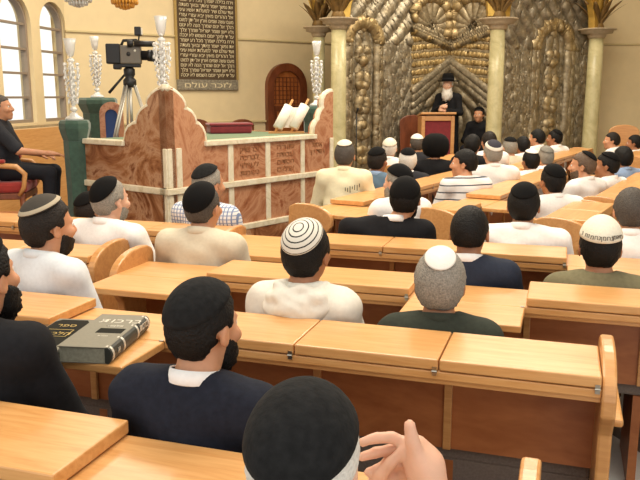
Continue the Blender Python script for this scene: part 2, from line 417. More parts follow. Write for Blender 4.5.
def sstep(e0, e1, x):
    t = min(max((x-e0)/(e1-e0), 0), 1); return t*t*(3-2*t)
def hair_mask(front=.5, side=-.05, nape=-.78):
    ys = [-1., -.42, -.22, .02, .30, .45, 1.]; zs = [nape, nape, side-.1, side, side-.12, front*.75, front]
    def m(d):
        z0 = float(np.interp(d[1], ys, zs)); return sstep(z0-.05, z0+.07, d[2])
    return m
def beard_mask(d):
    # jaw and chin; open at the mouth corners upwards
    lim = float(np.interp(d[1], [-.35, -.1, .5, 1.], [-.2, .35, .05, -.22]))
    return sstep(-.4, -.2, d[1])*(1-sstep(lim-.08, lim+.08, d[2]))

def kippah_mesh(c, Rm, half, tilt, roll, off, flat=0., seg=40, rings=12, peak=0.):
    """cap that follows the skull; returns mesh with uv.x = 0 at the button, 1 at the rim."""
    T = np.array(Matrix.Rotation(roll, 3, 'Y') @ Matrix.Rotation(tilt, 3, 'X'))
    vs = []; fs = []; uv = []
    rows = [(i/rings, off) for i in range(rings+1)]+[(1.0, off-.006), (.93, off-.008)]
    for j, (u, o) in enumerate(rows):
        al = u*half
        for k in range(seg):
            ph = 2*PI*k/seg; d = T @ np.array((math.sin(al)*math.cos(ph), math.sin(al)*math.sin(ph), math.cos(al)))
            p = CRN_C+CRN_R*d+d*(o+peak*(1-u)**1.2)
            if flat: p = p+d*flat*sstep(.55, .85, u)*(1-sstep(.85, 1.05, u))
            vs.append(c+Rm @ p); uv.append((min(u, 1.), k/seg))
    n = len(rows)
    for j in range(n-1):
        for k in range(seg):
            fs.append((j*seg+k, (j+1)*seg+k, (j+1)*seg+(k+1) % seg, j*seg+(k+1) % seg))
    me = bpy.data.meshes.new('kippah'); me.from_pydata([tuple(v) for v in vs], [], fs); l = me.uv_layers.new(name='UVMap')
    for lp in me.loops: l.data[lp.index].uv = uv[lp.vertex_index]
    return me

_tr = {}
def trousers_mesh(seat, sh):
    key = (round(seat, 2), round(sh, 2))
    if key in _tr: return _tr[key]
    S = SDF((-.32, -.24, -.02), (.32, .68, seat+.28), .016); z = seat+.085
    S.cap((-.09, .015, z+.02), (.09, .015, z+.02), .108, .108, .04)
    S.cap((0, .02, z+.02), (0, .015, z+.13), .105, .108, .04, 1.35)
    for s in (-1, 1):
        S.cap((s*.09, .0, z), (s*.115, .43, z-.015), .088, .066, .03); S.cap((s*.115, .43, z-.02), (s*.11, .40, .10), .066, .055, .03)
    tm = S.mesh('trousers'); S = SDF((-.26, .24, -.02), (.26, .72, .16), .012)
    for s in (-1, 1):
        S.cap((s*.11, .36, .05), (s*.12, .58, .038), .042, .036, .02); S.ell((s*.11, .38, .08), (.04, .05, .05), .02)
        S.ell((s*.115, .46, -.06), (.2, .3, .06), .004, sub=True)
    sm = S.mesh('shoes'); _tr[key] = (tm, sm); return _tr[key]

PEOPLE_GROUP = 'men seated in the pews'
def person(label, X, Y, T, yaw=-18., res=.012, skin='skin', hair='hair_black', hmask=(.5, -.05, -.78), hthick=.012,
           kip=None, beard=None, shirt=('shirt', 's_white'), collar=None, head=(0, 0), lean=.03, sh=1., seat=.47, base=0.,
           arms='lap', hands=None, side=0., short=False, wr=.0034, group=PEOPLE_GROUP, fatter=1., hscale=1., extra=None):
    global HS
    HS = 1.05*hscale; yw = R(yaw); hy = .035+lean
    # the head's crown stands over (X, Y); the hips are a little behind it
    ox = X+math.sin(yw)*hy-math.cos(yw)*side; oy = Y-math.cos(yw)*hy-math.sin(yw)*side
    off = kip['off'] if kip else hthick
    T -= base
    hz = T-(.1165+off*.6)*HS; nb = hz-.140; shz = nb-.045; pel = seat+.095
    f = lambda u: pel+(nb-pel)*u
    c = np.array((side, hy, hz)); Rm = rotm(R(head[0]), R(head[1])); P = lambda p: c+Rm @ np.array(p, float)
    shw = .165*sh; ch = lean*.6
    A = {}
    for s in (-1, 1):
        if arms == 'custom': break
        S0 = np.array((s*shw, ch-.012, shz))
        if arms == 'lap': E = np.array((s*(shw+.075), ch+.06, shz-.26)); W = np.array((s*.10, .30, pel+.075)); fw, pn = (-s*.45, 1, -.15), (0, -.2, -1)
        elif arms == 'desk': E = np.array((s*(shw+.07), ch+.13, shz-.235)); W = np.array((s*.09, .335, pel+.16)); fw, pn = (-s*.7, 1, 0), (0, .2, -1)
        elif arms == 'fold': E = np.array((s*(shw+.06), ch+.07, shz-.25)); W = np.array((-s*.02, .20, shz-.24+.02*s)); fw, pn = (-s*1, .25, .1), (0, -1, 0)
        A[s] = (S0, E, W, fw, pn)
    if arms == 'custom': A = extra['arms'](shw, shz, ch)
    def torso(S, g, k=.05):
        S.cap((0, -.005, pel+.03), (0, .0+ch*.3, f(.42)), (.118+g)*fatter, (.112+g)*fatter, k, 1.30)
        S.cap((0, ch*.3, f(.42)), (0, ch-.005, f(.76)), (.112+g)*fatter, .108+g, k, 1.42)
        S.cap((-shw*.92, ch-.012, shz-.012), (shw*.92, ch-.012, shz-.012), .060+g, .060+g, k)
        for s in (-1, 1): S.cap((s*.030, ch-.014, nb-.006), (s*shw*.95, ch-.014, shz+.004), .044+g, .050+g, k)
    def limbs(S, g):
        for s in (-1, 1):
            S0, E, W, fw, pn = A[s]
            if short and g > 0: S.cap(S0, S0+(E-S0)*.85, .060+g, .056+g, .03); continue
            S.cap(S0, E, .056+g, .046+g, .03); S.cap(E, E+(W-E)*.96, .044+g, .031+g, .025)
    mx = max(.40, max(abs(A[s][i][0]) for s in (-1, 1) for i in (0, 1, 2))+.14)
    ylo, yhi = -.26, max(.52, max(A[s][i][1] for s in (-1, 1) for i in (1, 2))+.2)
    zhi = max(T+.04, max(A[s][2][2] for s in (-1, 1))+.2)
    # body: one continuous surface, head, neck, trunk, arms, hands
    S = SDF((-mx, ylo, pel-.20), (mx, yhi, zhi), res)
    torso(S, -.012); limbs(S, -.008)
    for s in (-1, 1): S.cap((s*.09, 0, pel), (s*.115, .42, pel-.01), .07, .05, .03)
    S.cap((side*.4, ch-.018, nb-.03), tuple(P((0, -.018, -.055))), .060, .053, .03)
    head_sdf(S, c, Rm)
    for s in (-1, 1):
        S0, E, W, fw, pn = A[s]
        if hands: hands(S, s, W)
        else: hand_sdf(S, W, fw, pn, s, .35)
    me = S.mesh('person'); root = link('person', me, M[skin], loc=(ox, oy, base), rot=(0, 0, yw))
    tag(root, label, 'person', group)
    # clothes
    S = SDF((-mx, ylo, pel-.06), (mx, yhi, nb+.12), max(res, .011))
    torso(S, .008); limbs(S, .008); S.wrinkle(wr, 24., X*3+Y)
    # neckline stays open: cut above the neck base
    S.cap((0, ch-.016, nb-.01), (0, ch-.012, nb+.022), .070, .064, .02)
    S.ell((0, ch+.004, nb+.085), (.075, .08, .07), .012, sub=True)
    link(shirt[0], S.mesh(shirt[0]), M[shirt[1]], root)
    if collar:
        n = 26; vs = []
        for i in range(n+1):
            a = PI/2+.32+(2*PI-.64)*i/n; cx, cy = math.cos(a), math.sin(a); dz = -.016*cy
            for rr, z in ((.068, .004), (.060, .044), (.0635, .046), (.073, .010)):
                vs.append((side*.4+rr*cx, ch-.014+rr*.97*cy, nb+z+dz))
        fs = [(i*4+k, i*4+(k+1) % 4, i*4+4+(k+1) % 4, i*4+4+k) for i in range(n) for k in range(4)]+[(3, 2, 1, 0), (4*n, 4*n+1, 4*n+2, 4*n+3)]
        MB().add(vs, fs).build('collar', M[collar], root, True)
    tm, sm = trousers_mesh(seat, sh)
    link('trousers', tm, M['trousers'], root); link('shoes', sm, M['shoe'], root)
    if hair:
        shell('hair', c, Rm, np.array((0, -.014, .010)), np.array((.0775, .098, .1045)), hair_mask(*hmask), hthick, .90, jit=.35, seed=int(X*100) % 97).build('hair', M[hair], root, True)
    for s in (-1, 1):
        e = MB().ball(P((s*.031, .0775, .002)), .0118, 10, 8).build('eye', M['eye'], root, True)
        MB().ball(P((s*.031, .0868, .002)), (.0052, .0032, .0052), 8, 6).build('iris', M['iris'], e, True)
    if kip:
        km = kippah_mesh(c, Rm, R(kip['half']), R(kip['tilt']), R(kip.get('roll', 0)), kip['off'], kip.get('flat', 0.), peak=kip.get('peak', 0.))
        link(kip.get('name', 'kippah'), km, M[kip['mat']], root, True)
    if beard:
        th = beard.get('th', .014); lg = beard.get('long', .02)
        tf = lambda d: th+lg*max(0, -d[2])**2*max(0, d[1]+.5)
        shell('beard', c, Rm, np.array((0, .030, -.046)), np.array((.0585, .064, .073)), beard_mask, tf, .86, 40, 28, jit=.5, seed=5).build('beard', M[beard['mat']], root, True)
    return dict(root=root, c=c, Rm=Rm, P=P, nb=nb, shz=shz, ch=ch, shw=shw)

# ------------------------------------------------------------------ room shell
CORNER = Vector((-3.97, 12.10, 0)); WD = Vector((-math.sin(R(10)), -math.cos(R(10)), 0))      # window wall runs from the corner towards the camera
BD = Vector((.825, .565, 0)).normalized()                                                       # angled back wall
def place2(o, origin, d):                       # local x along d, local y = z cross x
    o.location = origin; o.rotation_euler = (0, 0, math.atan2(d.y, d.x)); return o
mb = MB().box(-7, 9, -1.2, 17, -.1, 0); struct(mb.build('floor', M['floor']))
mb = MB().box(-7, 9, 1.5, 17, 5.2, 5.3); struct(mb.build('ceiling', M['ceil']))
# wall with arched window openings (curve fill with holes)
def arch_pts(cx, w, z0, z1, n=16):
    r = w/2; p = [(cx-r, z0), (cx+r, z0)]
    for i in range(n+1):
        a = PI*i/n; p.append((cx+r*math.cos(a), z1-r+r*math.sin(a)))
    return p
def filled(name, outlines, t):
    cu = bpy.data.curves.new(name, 'CURVE'); cu.dimensions = '2D'; cu.fill_mode = 'BOTH'; cu.extrude = t/2
    for pts in outlines:
        s = cu.splines.new('POLY'); s.points.add(len(pts)-1); s.use_cyclic_u = True
        for q, (u, v) in zip(s.points, pts): q.co = (u, v, 0, 1)
    t_ = bpy.data.objects.new(name, cu); COL.objects.link(t_)
    me = bpy.data.meshes.new_from_object(t_.evaluated_get(bpy.context.evaluated_depsgraph_get())); bpy.data.objects.remove(t_)
    me.transform(Matrix.Rotation(PI/2, 4, 'X')); return me          # (u, v) -> (x, z); thickness along y
WINS = [.36, 1.38, 2.40, 3.42, 4.44]
LW = 8.5
me = filled('wall_left', [[(0, 0), (LW, 0), (LW, 5.2), (0, 5.2)]]+[arch_pts(s, .78, 1.32, 3.09) for s in WINS], .22)
wl = struct(link('wall_left', me, M['wall'])); place2(wl, CORNER, WD)
WN = Vector((-WD.y, WD.x, 0))
wl.location = CORNER-Vector((math.cos(R(10)), -math.sin(R(10)), 0))*.11
for i, s in enumerate(WINS):
    w = struct(empty('window_%d' % (i+1), (0, 0, 0))); place2(w, wl.location+WD*s, WD)
    o = arch_pts(0, .78, 1.32, 3.09); inn = arch_pts(0, .68, 1.365, 3.04)
    struct(link('window_frame', filled('window_frame', [o, inn], .10), M['winframe'], w))
    mb = MB()
    for z in (1.68, 2.02, 2.36, 2.705): mb.box(-.345, .345, -.035, .035, z-.016, z+.016)
    struct(mb.build('transom_bars', M['winframe'], w))
    struct(link('pane', filled('pane', [arch_pts(0, .69, 1.36, 3.045)], .008), M['glass'], w))
mb = MB().box(0, LW, -.30, .11, 1.235, 1.29); o = struct(mb.build('trim_1', M['border'], bevel=.008)); place2(o, wl.location, WD)
if True:
    # decide which side of the wall is indoors: +x side of the room
    pass
o.scale = (1, 1, 1)
mb = MB().box(0, LW, .112, .16, 0, 1.235); o2 = struct(mb.build('wainscot_left', M['beech'])); place2(o2, wl.location, WD); o2.name = 'trim_2'
# local y of window wall = z x WD ; indoors lies at +y there
o.location = wl.location; 
BL = 5.35
mb = MB().box(0, BL, 0, .2, 0, 5.2); bw = struct(mb.build('wall_back', M['wall'])); place2(bw, CORNER, BD)
P1 = CORNER+BD*BL
mb = MB().box(P1.x-.05, 9, 15.25, 15.45, 0, 5.2); struct(mb.build('wall_far', M['wall']))
mb = MB().box(8.8, 9.0, 3., 15.3, 0, 5.2); struct(mb.build('wall_right', M['wall']))
mb = MB().box(0, BL, -.035, 0, 2.68, 2.715); o = struct(mb.build('trim_3', M['trim'], bevel=.008)); place2(o, CORNER, BD)
mb = MB().box(P1.x, 8.8, 15.215, 15.25, 2.68, 2.715); struct(mb.build('trim_4', M['trim'], bevel=.008))
mb = MB().box(0, BL, -.04, 0, 1.22, 1.26); o = struct(mb.build('trim_5', M['trim'], bevel=.008)); place2(o, CORNER, BD)
# arched wooden door in the angled wall
dr = struct(empty('door_1', (0, 0, 0))); place2(dr, CORNER+BD*4.01, BD)
ou = arch_pts(0, .86, 0, 2.30); inn = arch_pts(0, .60, .12, 2.16)
m_ = filled('door_frame', [ou, inn], .12); o = struct(link('door_frame', m_, M['darkwood'], dr)); o.location = (0, -.05, 0)
o = struct(link('door_leaf', filled('door_leaf', [arch_pts(0, .62, .10, 2.18)], .05), M['lattice'], dr)); o.location = (0, -.03, 0)
mb = MB()
for i in range(-3, 4): mb.box(i*.08-.007, i*.08+.007, -.07, -.05, 1.55, 2.05)
for i in range(7): mb.box(-.27, .27, -.068, -.05, 1.55+i*.08, 1.564+i*.08)
struct(mb.build('door_lattice', M['darkwood'], dr))
mb = MB().box(-.30, .30, -.075, -.05, 1.42, 1.52).box(-.30, -.22, -.075, -.05, .12, 1.45).box(.22, .30, -.075, -.05, .12, 1.45)
struct(mb.build('door_rail', M['darkwood'], dr, bevel=.01))

# ------------------------------------------------------------------ pews
U = .475
def pew(label, theta, n0, x0, units, ends=(True, True), seats=True, lower=False, group='light wood pews with folding desk lids', top=.912, arm=.03):
    """local x along the row, local y = the way people face; the desk on the rear (-y) of the backrest serves the row behind."""
    d = Vector((math.cos(theta), math.sin(theta), 0)); n = Vector((-d.y, d.x, 0)); L = U*len(units)
    root = empty('pew', n*n0+d*(x0+L/2), theta, label, 'pew', group); h = L/2; B = M['beech']; E_ = M['beech_edge']
    g = .002
    MB().box(-h, h, -.262, .028, .834, .862).build('shelf', B, root, bevel=.004)
    MB().box(-h, h, -.25, -.232, .816, .834).build('rail', E_, root, bevel=.003)
    MB().box(-h, h, -.012, .012, .49, .834).build('back_panel', M['panel'], root)
    MB().box(-h, h, .012, .03, .49, .834).build('backrest', B, root)
    for i, u in enumerate(units):
        a = -h+i*U+g; b = -h+(i+1)*U-g
        if u == 'c': fl = MB().box(a, b, -.266, .03, .866, .902).build('flap', B, root, bevel=.005)
        elif u == 'o': fl = MB().box(a, b, -.535, -.266, .834, .863).build('flap', B, root, bevel=.005)
        hb = MB()
        q = b-.010; hb.box(q-.007, q+.007, -.270, -.262, .850, .878 if u == 'c' else .866); hb.tube([(q-.008, -.272, .865), (q+.008, -.272, .865)], .003, 6)
        hb.build('hinge', M['steel'], fl)
        if i: 
            x = -h+i*U; MB().box(x-.014, x+.014, -.026, -.012, .49, .815).build('post', E_, root, bevel=.003)
            MB().box(x-.018, x+.018, .03, .44, 0, .425).build('support', M['panel'], root)
    if lower: MB().box(-h, h, .032, .05, .08, .43).build('lower_panel', M['cushion'], root)
    if seats: MB().box(-h, h, .032, .47, .425, .49).build('seat', M['cushion'], root, bevel=.012)
    for s, on in ((-1, ends[0]), (1, ends[1])):
        if not on: continue
        poly = [(-.20, 0), (.47, 0), (.47, .55), (.445, .575), (.12, .60), (.095, .62), (.085, .90), (.07, top-.022), (.03, top-.004), (-.03, top)]
        for k in range(1, 9): a = R(90*k/8); poly.append((-.04-.235*math.sin(a), .83+(top-.83)*math.cos(a)))
        poly += [(-.275, .78), (-.21, .70)]
        xo = s*h+(0 if s > 0 else -.042); mb = MB(); mb.prism(poly, xo, xo+.042, lambda u, v, t: (t, u, v)); mb.build('end_panel', E_, root, bevel=.008)
        xa = s*(h+.03); MB().box(xa-.035 if s > 0 else xa-arm, xa+(arm if s > 0 else .035), .10, .50, .595, .625).build('armrest', B, root, bevel=.01)
    return root
TN = -R(18.); TF = R(59.5)
pew('pew across the bottom left corner, two lids folded and two opened flat', TN, 1.50, -.05-4*U-2*U, 'ccccoo', (False, True), lower=True, top=.955)
pl = [c for c in bpy.data.objects if c.name.startswith('flap')][3]
for yy in (-.245, -.20, -.155):
    MB().box(.952-.002-.006, .952-.002+.0012, yy-.014, yy+.014, .870, .898).build('hinge_plate', M['steel'], pl)
pew('long pew with two books lying on its opened lid', TN, 2.47, .143-8*U, 'ccccoccc', (False, True), lower=True, top=.945, arm=.07)
pew('long pew whose lid stands open just in front of the grey haired man', TN, 3.30, -2.014+.0, 'occoccc', (True, True), top=.95)
pew('short pew behind the white shirted man in the velvet kippah, ending in a rounded panel', R(-16), 3.50, -2.25-4*U+.10, 'cccc', (False, True), top=.95)
pew('long pew behind the man in the black suit and plaid shirted man', TN, 4.15, .044-4*U, 'occcoo', (True, True), top=.925)
pew('pew running behind the small seated figure by the green pedestal', TN, 4.20, -1.93-5*U, 'ccccc', (False, True))
pew('slanting pew nearest the marble platform, first lid open', TF, 2.88, 4.62, 'occcccc', (True, True), top=.935)
pew('slanting pew behind the man in the striped shirt', TF, 2.08, 5.03, 'coccccc', (True, True))
pew('slanting pew beside the broad white shirted man, at the near end of the right block', TF, 1.20, 5.03, 'cc', (True, True))
pew('slanting pew at the right edge, just beyond a shorter one', TF, 1.12, 6.12, 'ccccccc', (True, True), top=.935)
pew('far pew under the man in the white head covering', TF, 3.72, 7.95, 'cccc', (True, True))
pew('far pew in front of the middle column', TF, 2.55, 8.42, 'cccccccc', (True, True))
pew('far pew against the plain wall at the right', TF, 1.62, 10.9, 'cccc', (True, True))
# ------------------------------------------------------------------ people
kv = lambda mat, half=58, tilt=24, off=.017, **k: dict(mat=mat, half=half, tilt=tilt, off=off, **k)
NEAR, MID, FAR = .0085, .011, .014
def fist_hand(S, s, W):
    """right hand raised with the thumb up and the fingers bent across; the left one curled behind it."""
    if s > 0:
        w = np.array(W); S0 = S
        class _K:
            def cap(_, p, q, a, b, k): S0.cap(w+(np.array(p)-w)*1.16, w+(np.array(q)-w)*1.16, a*1.16, b*1.16, k)
        S = _K()
        S.cap(w, w+np.array((-.014, .012, .040)), .029, .030, .02)
        S.cap(w+np.array((-.014, .012, .040)), w+np.array((-.030, .018, .066)), .028, .021, .018)
        b = w+np.array((-.022, -.006, .058))                        # thumb: base, joint, tip
        S.cap(w+np.array((-.006, -.006, .03)), b, .022, .015, .012); S.cap(b, b+np.array((-.010, -.002, .030)), .0142, .0118, .006); S.cap(b+np.array((-.010, -.002, .030)), b+np.array((-.015, .0, .056)), .0118, .0092, .005)
        k0 = w+np.array((-.034, .016, .068))
        for i, (dz, dy, L) in enumerate([(0, 0, 1.), (-.021, .008, 1.08), (-.041, .012, 1.0), (-.058, .014, .82)]):
            k = k0+np.array((.004*i, dy, dz)); p1 = k+np.array((-.034, .004, .010-.004*i))*L; p2 = p1+np.array((-.025, -.006, -.001-.004*i))*L; p3 = p2+np.array((-.020, -.010, -.005))*L
            S.cap(w+np.array((-.016, .012, .03-.006*i)), k, .018, .0115, .012)
            S.cap(k, p1, .0112, .0098, .004); S.cap(p1, p2, .0098, .0090, .004); S.cap(p2, p3, .0090, .0078, .004)
    else:
        hand_sdf(S, W, (.45, .25, .85), (.75, -.3, 0), s, .75)
def near_arms(shw, shz, ch):
    A = {}
    A[1] = (np.array((shw, ch-.012, shz)), np.array((shw+.075, ch+.13, shz-.24)), np.array((.180, .285, .985)), (0, 0, 1), (-1, 0, 0))
    A[-1] = (np.array((-shw, ch-.012, shz)), np.array((-shw-.06, ch+.12, shz-.24)), np.array((.070, .325, .945)), (0, 0, 1), (1, 0, 0))
    return A
near = person('man in the very front with a big black kippah, white hair and raised thumb', -.023, 1.091, 1.268, -14, .006, 'skin_pale', 'hair_white', (.5, -.12, -.80), .010,
       kv('k_suede', 74, 26, .017), hscale=.95, beard=dict(mat='hair_white', th=.010, long=.02), shirt=('shirt', 's_white'), collar='s_white', arms='custom', extra=dict(arms=near_arms), hands=fist_hand)
person('black bearded man in a black suit, cut off by the left edge', -.965, 2.079, 1.324, -9, NEAR, 'skin', 'hair_black', (.5, .0, -.75), .012,
       kv('k_black', 66, 26), beard=dict(mat='hair_black', th=.013, long=.04), shirt=('jacket', 's_black'), collar='s_white', head=(-10, 4), hscale=.98)
person('man in a dark navy suit with black kippah, seated right of the two books', -.302, 1.893, 1.232, -20, NEAR, 'skin', 'hair_black', (.5, .02, -.78), .010,
       kv('k_suede', 66, 30, .019), beard=dict(mat='hair_black', th=.009, long=.03), shirt=('jacket', 's_suit'), collar='s_white', head=(-14, -4), sh=1.10, hscale=.94)
person('bearded man at left with a dark kippah edged in a pale band, in pale shirt', -1.180, 3.230, 1.277, -30, NEAR, 'skin', 'hair_dark', (.5, -.02, -.78), .014,
       kv('k_band', 54, 22, .022), beard=dict(mat='hair_dark', th=.007, long=.015), shirt=('shirt', 's_paleblue'), collar='s_paleblue', head=(-14, 0), sh=1.12)
person('stout grey haired man in white shirt and black velvet kippah, left of the marble corner', -1.185, 4.222, 1.252, -24, MID, 'skin_pale', 'hair_grey', (.6, .0, -.78), .008,
       kv('k_black', 60, 44), beard=dict(mat='hair_grey', th=.005, long=.01), shirt=('shirt', 's_white'), collar='s_white', head=(-10, 0), sh=1.24, fatter=1.15)
person('small figure in white half hidden beside the green pedestal', -1.59, 5.15, 1.05, -30, MID, 'skin', 'hair_dark', (.5, .0, -.78), .009, kv('k_black', 54, 26), sh=.85)
person('man in a beige shirt with a black kippah and grey temples', -.607, 3.878, 1.262, -14, MID, 'skin', 'hair_darkgrey', (.5, .0, -.74), .008,
       kv('k_black', 66, 46), shirt=('shirt', 's_beige'), collar='s_beige', head=(-8, 0), sh=1.08)
person('man in a blue and white plaid shirt against the marble wall', -.715, 4.820, 1.271, -22, MID, 'skin', 'hair_grey', (.6, .0, -.74), .008,
       kv('k_suede', 56, 24), shirt=('shirt', 's_plaid'), collar='s_plaid', head=(-16, 0), sh=1.05)
kn = person('man in a white hooded top with a white knit kippah ringed in black', -.050, 2.834, 1.238, -18, NEAR, 'skin_tan', 'hair_black', (.5, -.05, -.80), .010,
       kv('k_knit', 58, 38, .016), shirt=('hooded_top', 's_offwhite'), head=(-4, 0), wr=.006, sh=.94)
hs = SDF((-.22, -.20, kn['nb']-.14), (.22, .16, kn['nb']+.10), .008)
for rx, ry, z0, rr, a0, a1 in ((.092, .080, .020, .017, 150, 390), (.118, .100, -.012, .024, 168, 372), (.128, .112, -.048, .024, 195, 345), (.095, .108, -.085, .020, 215, 325)):
    q0 = None
    for i in range(17):
        a = R(a0+(a1-a0)*i/16); w_ = math.sin(PI*i/16)**.5
        q1 = ((rx+.006*math.sin(7*a))*math.cos(a), kn['ch']-.014+ry*math.sin(a), kn['nb']+z0+.010*math.sin(5*a+z0*60))
        if q0 is not None: hs.cap(q0, q1, rr*(.35+.65*wl_), rr*(.35+.65*w_), .022)
        q0 = q1; wl_ = w_
hs.wrinkle(.0022, 62., 2.)
link('hood', hs.mesh('hood'), M['s_offwhite'], kn['root'])
person('grey haired man with a small white kippah and dark green grey jacket', .440, 2.675, 1.160, -10, NEAR, 'skin_tan', 'hair_grey', (.5, .02, -.80), .013,
       kv('k_white', 35, 30, .018), shirt=('jacket', 's_greygreen'), collar='s_greygreen', sh=.98)
person('dark haired man in a navy top with a white collar', .701, 3.452, 1.203, -12, NEAR, 'skin_tan', 'hair_black', (.5, .0, -.62), .007,
       shirt=('jumper', 's_navy'), collar='s_white', head=(-8, 0), sh=1.04)
person('broad man in a white shirt with dark cropped hair, left of the short slanting pew', 1.154, 4.210, 1.224, -18, NEAR, 'skin_tan', 'hair_black', (.5, -.05, -.80), .009,
       kv('k_black', 52, 26, .013), collar='s_white', sh=1.22, fatter=1.1)
cp = person('man in an olive shirt with a tall cream lettered cap', 1.247, 3.275, 1.172, -16, NEAR, 'skin_tan', 'hair_black', (.5, -.05, -.78), .009,
       kv('k_cream', 74, 10, .016, name='cap', peak=.012), shirt=('shirt', 's_olive'), sh=1.0)
# lettering round the rim of the cap
for tx, ph in (('נ', 205), ('נח', 225), ('נחמ', 250), ('נחמן', 280), ('מאומן', 312)):
    al = R(67); d = np.array((math.sin(al)*math.cos(R(ph)), math.sin(al)*math.sin(R(ph)), math.cos(al)))
    T_ = np.array(Matrix.Rotation(R(10), 3, 'X')); d = T_ @ d
    p = Vector(cp['P'](CRN_C+CRN_R*d+d*.0195)); nrm = Vector(cp['Rm'] @ (d/CRN_R)).normalized()
    up = (Vector((0, 0, 1))-nrm*nrm.z).normalized(); xx = up.cross(nrm)
    o = hebrew('lettering', tx, .027, M['k_text'], cp['root'], p, None, .0006); m = Matrix((xx, up, nrm)).transposed(); o.rotation_euler = m.to_euler()
person('dark grey haired man in white at the right edge, beyond the cream cap', 1.690, 4.039, 1.216, -14, MID, 'skin', 'hair_darkgrey', (.5, -.02, -.76), .010, collar='s_white', sh=1.05)
person('man in a wide black suit and black kippah beside the slanting pews', .515, 4.485, 1.225, -8, MID, 'skin', 'hair_black', (.5, -.05, -.74), .012,
       kv('k_black', 72, 34), beard=dict(mat='hair_black', th=.008, long=.02), shirt=('jacket', 's_black'), collar='s_white', sh=1.35, fatter=1.1, head=(-6, 0), side=.11)
person('grey bearded man in white with a wide black kippah, behind the black suited man', .565, 5.45, 1.215, 20, MID, 'skin_pale', 'hair_grey', (.5, .0, -.75), .010,
       kv('k_black', 68, 20), beard=dict(mat='hair_grey', th=.008, long=.03), collar='s_white', head=(20, 0), sh=1.05)
cr = person('man in a cream printed shirt with a cream kippah on dark grey hair', .216, 6.514, 1.327, -10, MID, 'skin', 'hair_darkgrey', (.5, -.02, -.75), .009,
       kv('k_cream', 42, 14), shirt=('shirt', 's_cream'), collar='s_cream', sh=1.08)
pm = MB()
for k in range(7): pm.box(.03+.02*k, .036+.02*k, -.134, -.126, cr['shz']-.10-.012*(k % 3)+.006*k, cr['shz']-.07-.008*(k % 2)+.006*k)
pm.build('back_print', M['print'], cr['root'])
person('man in a blue shirt with a flat black kippah beside the cream shirted one', .544, 7.072, 1.230, -20, MID, 'skin_tan', 'hair_dark', (.5, .0, -.72), .009,
       kv('k_black', 56, 16), shirt=('shirt', 's_midblue'), collar='s_blue', head=(-8, 0))
person('white haired man with a black kippah left of the big black hat', .895, 7.668, 1.181, -4, FAR, 'skin_pale', 'hair_white', (.5, .0, -.75), .012,
       kv('k_black', 52, 18), shirt=('jacket', 's_charcoal'), collar='s_white')
ht = person('man in black with a large round black hat', 1.274, 8.312, 1.25, -14, FAR, 'skin', 'hair_black', (.5, .0, -.8), .016, shirt=('coat', 's_black'), sh=1.15)
MB().lathe([(.0, .125), (.06, .12), (.11, .095), (.14, .055), (.152, .0), (.150, -.05), (.13, -.10), (.095, -.13), (.0, -.13)], 24, tuple(ht['P']((0, -.01, .055)))).build('hat', M['k_black'], ht['root'], True)
person('dark haired figure in black left of the green middle column', 1.730, 8.554, 1.278, -25, FAR, 'skin_tan', 'hair_black', (.5, -.05, -.8), .012, shirt=('coat', 's_black'))
person('dark haired man in a white jersey with navy stripes, his face in left profile', 1.271, 6.651, 1.241, 18, NEAR, 'skin', 'hair_black', (.42, -.02, -.66), .011,
       shirt=('jersey', 's_stripe'), head=(52, 0), sh=1.1)
person('man in a white shirt with a white rimmed navy kippah, behind the striped jersey', 1.684, 7.353, 1.279, 6, MID, 'skin_pale', 'hair_grey', (.5, .0, -.72), .009,
       kv('k_navywhite', 62, 26), collar='s_white', sh=1.15)
person('black haired man with a small white kippah on top', 2.314, 8.265, 1.129, 10, FAR, 'skin_tan', 'hair_black', (.5, -.02, -.75), .010, kv('k_white', 46, 8), collar='s_white')
person('grey haired man with a grey knit kippah beside the small white kippah', 2.645, 8.827, 1.125, 6, FAR, 'skin', 'hair_grey', (.5, .0, -.75), .009, kv('k_grey', 54, 18), collar='s_white')
person('man in white with round black hair just behind the short slanting pew', 1.810, 5.833, 1.181, 12, MID, 'skin_tan', 'hair_black', (.5, -.05, -.8), .011, kv('k_black', 60, 24), collar='s_white', sh=1.15)
person('grey brown haired man in white in left profile with a dark kippah', 2.365, 6.775, 1.213, 30, NEAR, 'skin', 'hair_brown', (.45, -.02, -.7), .009,
       kv('k_black', 44, 34), collar='s_white', head=(34, 0), beard=dict(mat='hair_brown', th=.005, long=.01))
person('man in white turned left with a black kippah, beside the grey brown haired one', 2.767, 7.262, 1.170, 34, MID, 'skin_tan', 'hair_black', (.45, -.02, -.7), .010,
       kv('k_black', 56, 24), collar='s_white', head=(28, 0))
person('black haired man in a light blue shirt near the right edge', 3.239, 8.063, 1.175, 20, MID, 'skin_tan', 'hair_black', (.5, -.02, -.74), .013, shirt=('shirt', 's_blue'), collar='s_blue', sh=1.2)
person('man in light blue cut off by the right edge, with dark hair', 3.44, 7.75, 1.14, 30, FAR, 'skin', 'hair_dark', (.5, -.02, -.74), .010, shirt=('shirt', 's_blue'), head=(20, 0))
person('figure in white with a white head covering before the silver wall', .855, 9.236, 1.196, -10, FAR, 'skin_pale', 'hair_white', (.5, .0, -.75), .008, kv('k_cream', 66, 20), collar='s_white', sh=.95)
person('grey haired man in a white kippah below the lectern', 1.276, 9.950, 1.209, 0, FAR, 'skin', 'hair_darkgrey', (.5, .0, -.75), .010, kv('k_white', 62, 4), shirt=('shirt', 's_charcoal'))
person('dark cropped man in white just in front of the middle column', 2.000, 8.951, 1.294, 5, FAR, 'skin', 'hair_dark', (.5, .0, -.7), .008, collar='s_white')
